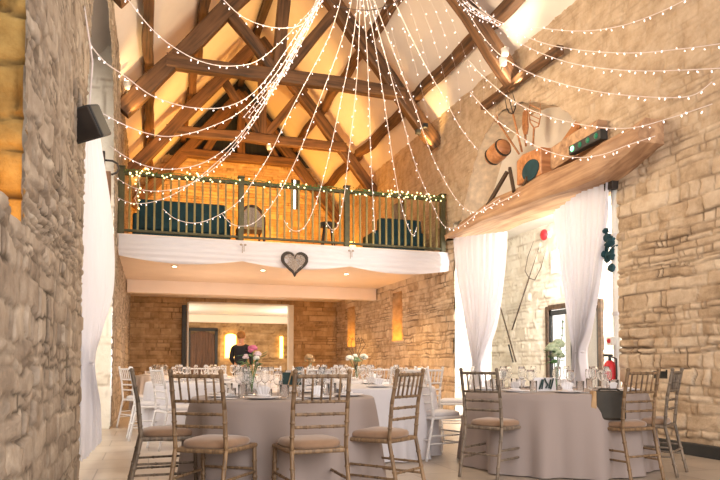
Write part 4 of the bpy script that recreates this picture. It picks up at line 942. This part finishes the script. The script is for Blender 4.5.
st = [
 ([(124, -6), (150, 27), (175, 48), (203, 62), (232, 66), (262, 58), (300, 22), K], 7.2, 9, 'fairy light string sagging across the middle truss on the left, uppermost long one'),
 ([(220, -4), (240, 15), (262, 25), (285, 28), (305, 22), K], 8.5, 9, 'short fairy light string sagging just left of the knot'),
 ([(75, -10), (80, 10), (86, 36), (103, 60), (125, 76), (155, 97), (195, 108), (232, 105), (262, 84), (296, 35), K], 6.3, 9, 'fairy light string starting above the loudspeaker'),
 ([(102, 113), (125, 125), (150, 134), (175, 136), (210, 127), (245, 108), (280, 68), (305, 25), K], 8.5, 9, 'fairy light string from the left pillar through the golden rafters'),
 ([(110, 146), (128, 158), (150, 167), (175, 169), (205, 162), (235, 140), (265, 100), (298, 42), K], 10.5, 9, 'fairy light string from the iron hook, just above the rail'),
 ([(115, 177), (135, 188), (160, 191), (190, 184), (220, 163), (250, 128), (285, 70), (308, 25), K], 11.3, 9, 'fairy light string crossing the rail at its left post'),
 ([(116, 197), (132, 203), (152, 202), (178, 192), (208, 170), (238, 140), (270, 92), (300, 40), K], 11.4, 9, 'fairy light string drooping lowest beside the left rail post'),
 ([(163, 209), (176, 219), (195, 223), (215, 217), (238, 202), (255, 178), (272, 150), (292, 108), (325, 45), (338, 10), (342, -10)], 11.4, 9, 'fairy light string looped in front of the left sofa'),
 ([(222, 214), (232, 224), (245, 226), (258, 220), (275, 200), (296, 160), (317, 107), (340, 45), (350, 8), (352, -10)], 11.45, 9, 'fairy light string hanging left of the wicker heart'),
 ([(284, 220), (289, 228), (297, 231), (306, 225), (317, 200), (328, 160), (341, 100), (353, 40), (358, -5)], 11.45, 9, 'fairy light string with a hooked end right of the wicker heart'),
 ([(326, 222), (333, 230), (339, 222), (345, 190), (348, 160), (354, 110), (358, 60), (360, 5), (360, -10)], 11.45, 9, 'fairy light string ending at the middle rail post'),
 ([(375, 233), (373, 200), (371, 160), (369, 100), (367, 50), (363, -5)], 11.45, 9, 'straight fairy light string hanging right of the middle rail post'),
 ([(417, 227), (413, 235), (407, 224), (399, 195), (392, 155), (384, 100), (376, 50), (366, -5)], 11.45, 9, 'fairy light string with a hooked end over the right half of the rail'),
 ([(500, 198), (480, 211), (462, 225), (450, 228), (441, 222), (428, 195), (414, 160), (400, 110), (385, 55), (368, -5)], None, None, 'fairy light string swinging from the rail end to the lintel'),
 ([(520, 192), (498, 203), (475, 212), (457, 200), (434, 160), (415, 108), (393, 50), (372, -5)], None, None, 'fairy light string ending on the left tip of the lintel'),
 ([(478, 150), (462, 130), (445, 100), (420, 55), (396, 5), (390, -8)], 9.8, 9, 'fairy light string falling over the right wall above the lintel tip'),
 ([(325, -8), (335, 4), (352, 9), (372, 10), (392, 4), (410, -6)], 9, 9, 'dark cabled fairy light garland dipping right of the knot'),
 ([(466, -4), (500, 22), (540, 28), (580, 31), (620, 26), (660, 12), (700, -8)], 9, 5.4, 'topmost fairy light string over the right wall'),
 ([(466, 2), (500, 24), (540, 42), (580, 50), (630, 53), (680, 49), (725, 43)], 9, 5.2, 'second fairy light string from the top over the right wall'),
 ([(462, 0), (490, 20), (520, 43), (560, 60), (600, 68), (650, 71), (725, 68)], 9, 5.2, 'third fairy light string from the top over the right wall'),
 ([(464, 6), (490, 45), (520, 68), (556, 82), (600, 92), (650, 97), (690, 96), (712, 82)], 9, 5.4, 'fourth fairy light string down over the right wall'),
 ([(468, 60), (485, 78), (515, 102), (550, 117), (590, 126), (630, 128), (670, 118), (712, 104)], 9, 5.3, 'fairy light string crossing the near end of the lintel'),
 ([(470, 92), (492, 116), (515, 133), (540, 148), (570, 157), (600, 155), (628, 145), (655, 136)], 9, 5.9, 'lowest fairy light string draped along the lintel front'),
]
for k, (px, a, b, lb) in enumerate(st):
    if a is None:
        n = len(px); ys = [9.0+.3*0 for _ in px]; ys = [9.2+(2.3*sin(pi*min(1, i/(n-1)*1.0))*1.0 if i < n-1 else -.2) for i in range(n)]
        ys = [8.9, 9.6, 10.5, 11.2, 11.4, 11.2, 10.6, 10.0, 9.4, 9.0][:n] if n == 10 else [8.6, 9.3, 10.3, 10.6, 10.4, 10.0, 9.5, 9.0]
        string(px, 0, 0, lb, ys=ys)
    else: string(px, a, b, lb, gap=.13 if k < 8 else .16, wire='iron' if 'dark cabled' in lb else 'wire')
# dense bundle at the knot, and the loose curtain of lights over the right slope
for i in range(3):
    dx = (i-1)*5.0; string([(322+dx*.6, -6), (303+dx*.5, 35), (286+dx*.4, 68), (268+dx*.7, 92), (248+dx, 118)], 9, 10.4, ('dense bundle of fairy lights falling left from the knot'), gap=.12, group='bundled fairy lights below the knot')
for i in range(9):
    x0 = 372+i*11; string([(x0, -8), (x0+8+i*2, 35), (x0+20+i*2, 75), (x0+34, 104+(i % 3)*6)], 9.0, 10.4, 'sparse fairy light string before the right roof slope', gap=.24, r=.0012, group='light curtain before the right roof slope')
for i in range(3):
    string([(452+i*4, -6), (466+i*4, 8), (482+i*3, 18), (500-i*3, 26-i*6)], 9, 8.9, 'short fairy lights wound on the nearest right rafter', gap=.06, group='fairy lights wound at the top of the nearest right rafter')
# garland on the rail
e = empty('rail_garland', (0, YB-.03, 3.22+RT), 0, 'green garland with tiny warm lights along the balcony top rail', 'garland')
rr = random.Random(3); mb = MB()
for k in range(700):
    x = rr.uniform(XL+.1, XR-.1); c = Vector((x, rr.uniform(-.05, .03), rr.uniform(-.03, .05))); t = Vector((rr.uniform(-1, 1), rr.uniform(-1, .3), rr.uniform(-1, 1))).normalized()*.035; s_ = t.cross(Vector((.3, .2, 1))).normalized()*.012
    mb.add([c, c+t*.5+s_, c+t, c+t*.5-s_], [(0, 1, 2, 3)])
mb.build('leaves', M['leaf'], e)['kind'] = 'stuff'
MB().tube([(XL+.1+i*.1, .02*sin(i*1.3), .03+.02*sin(i*.9)) for i in range(60)], .008, 5).build('vine', M['leaf'], e)
n = 0
while n < 95:
    x = rr.uniform(XL+.15, XR-.1)
    dens = .3+.7*(x < 1.0 or x > 4.2)
    if rr.random() > dens: continue
    o = bpy.data.objects.new('bulb', bulb_y); COL.objects.link(o); o.parent = e; o.location = (x, rr.uniform(-.07, -.03), rr.uniform(-.08, .07)); n += 1
e = empty('post_light_string', (pxs[0], YB-.08, 3.22), 0, 'warm little lights running down beside the left rail post', 'fairy lights')
MB().tube([(.25, 0, RT), (.3, -.01, .8), (.22, 0, .6), (.3, 0, .4)], .004, 5).build('cable', M['wire'], e)
for k in range(10):
    o = bpy.data.objects.new('bulb', bulb_y); COL.objects.link(o); o.parent = e; o.location = (.25+rr.uniform(-.05, .06), -.01, RT-.07*k)
M['bulb'].cycles.emission_sampling = 'NONE'; M['bulb_yellow'].cycles.emission_sampling = 'NONE'

# labels of look-alikes: tell them apart by their order from the left
bpy.context.view_layer.update()
from collections import defaultdict
sh = defaultdict(list)
for o in S.objects:
    if o.parent is None and o.get('label'): sh[o['label']].append(o)
ORD = 'leftmost,second from the left,third from the left,fourth from the left,fifth from the left,sixth from the left,seventh from the left,eighth from the left,ninth from the left,tenth from the left'.split(',')
def px_of(o):
    w = o.matrix_world.translation-CV
    return w.dot(RV)/max(.01, w.dot(FV))
for lb, os_ in sh.items():
    if len(os_) < 2: continue
    os_.sort(key=px_of); n = len(os_)
    for i, o in enumerate(os_): o['label'] = lb+', '+(ORD[i] if i < n-1 or n == 1 else 'rightmost')
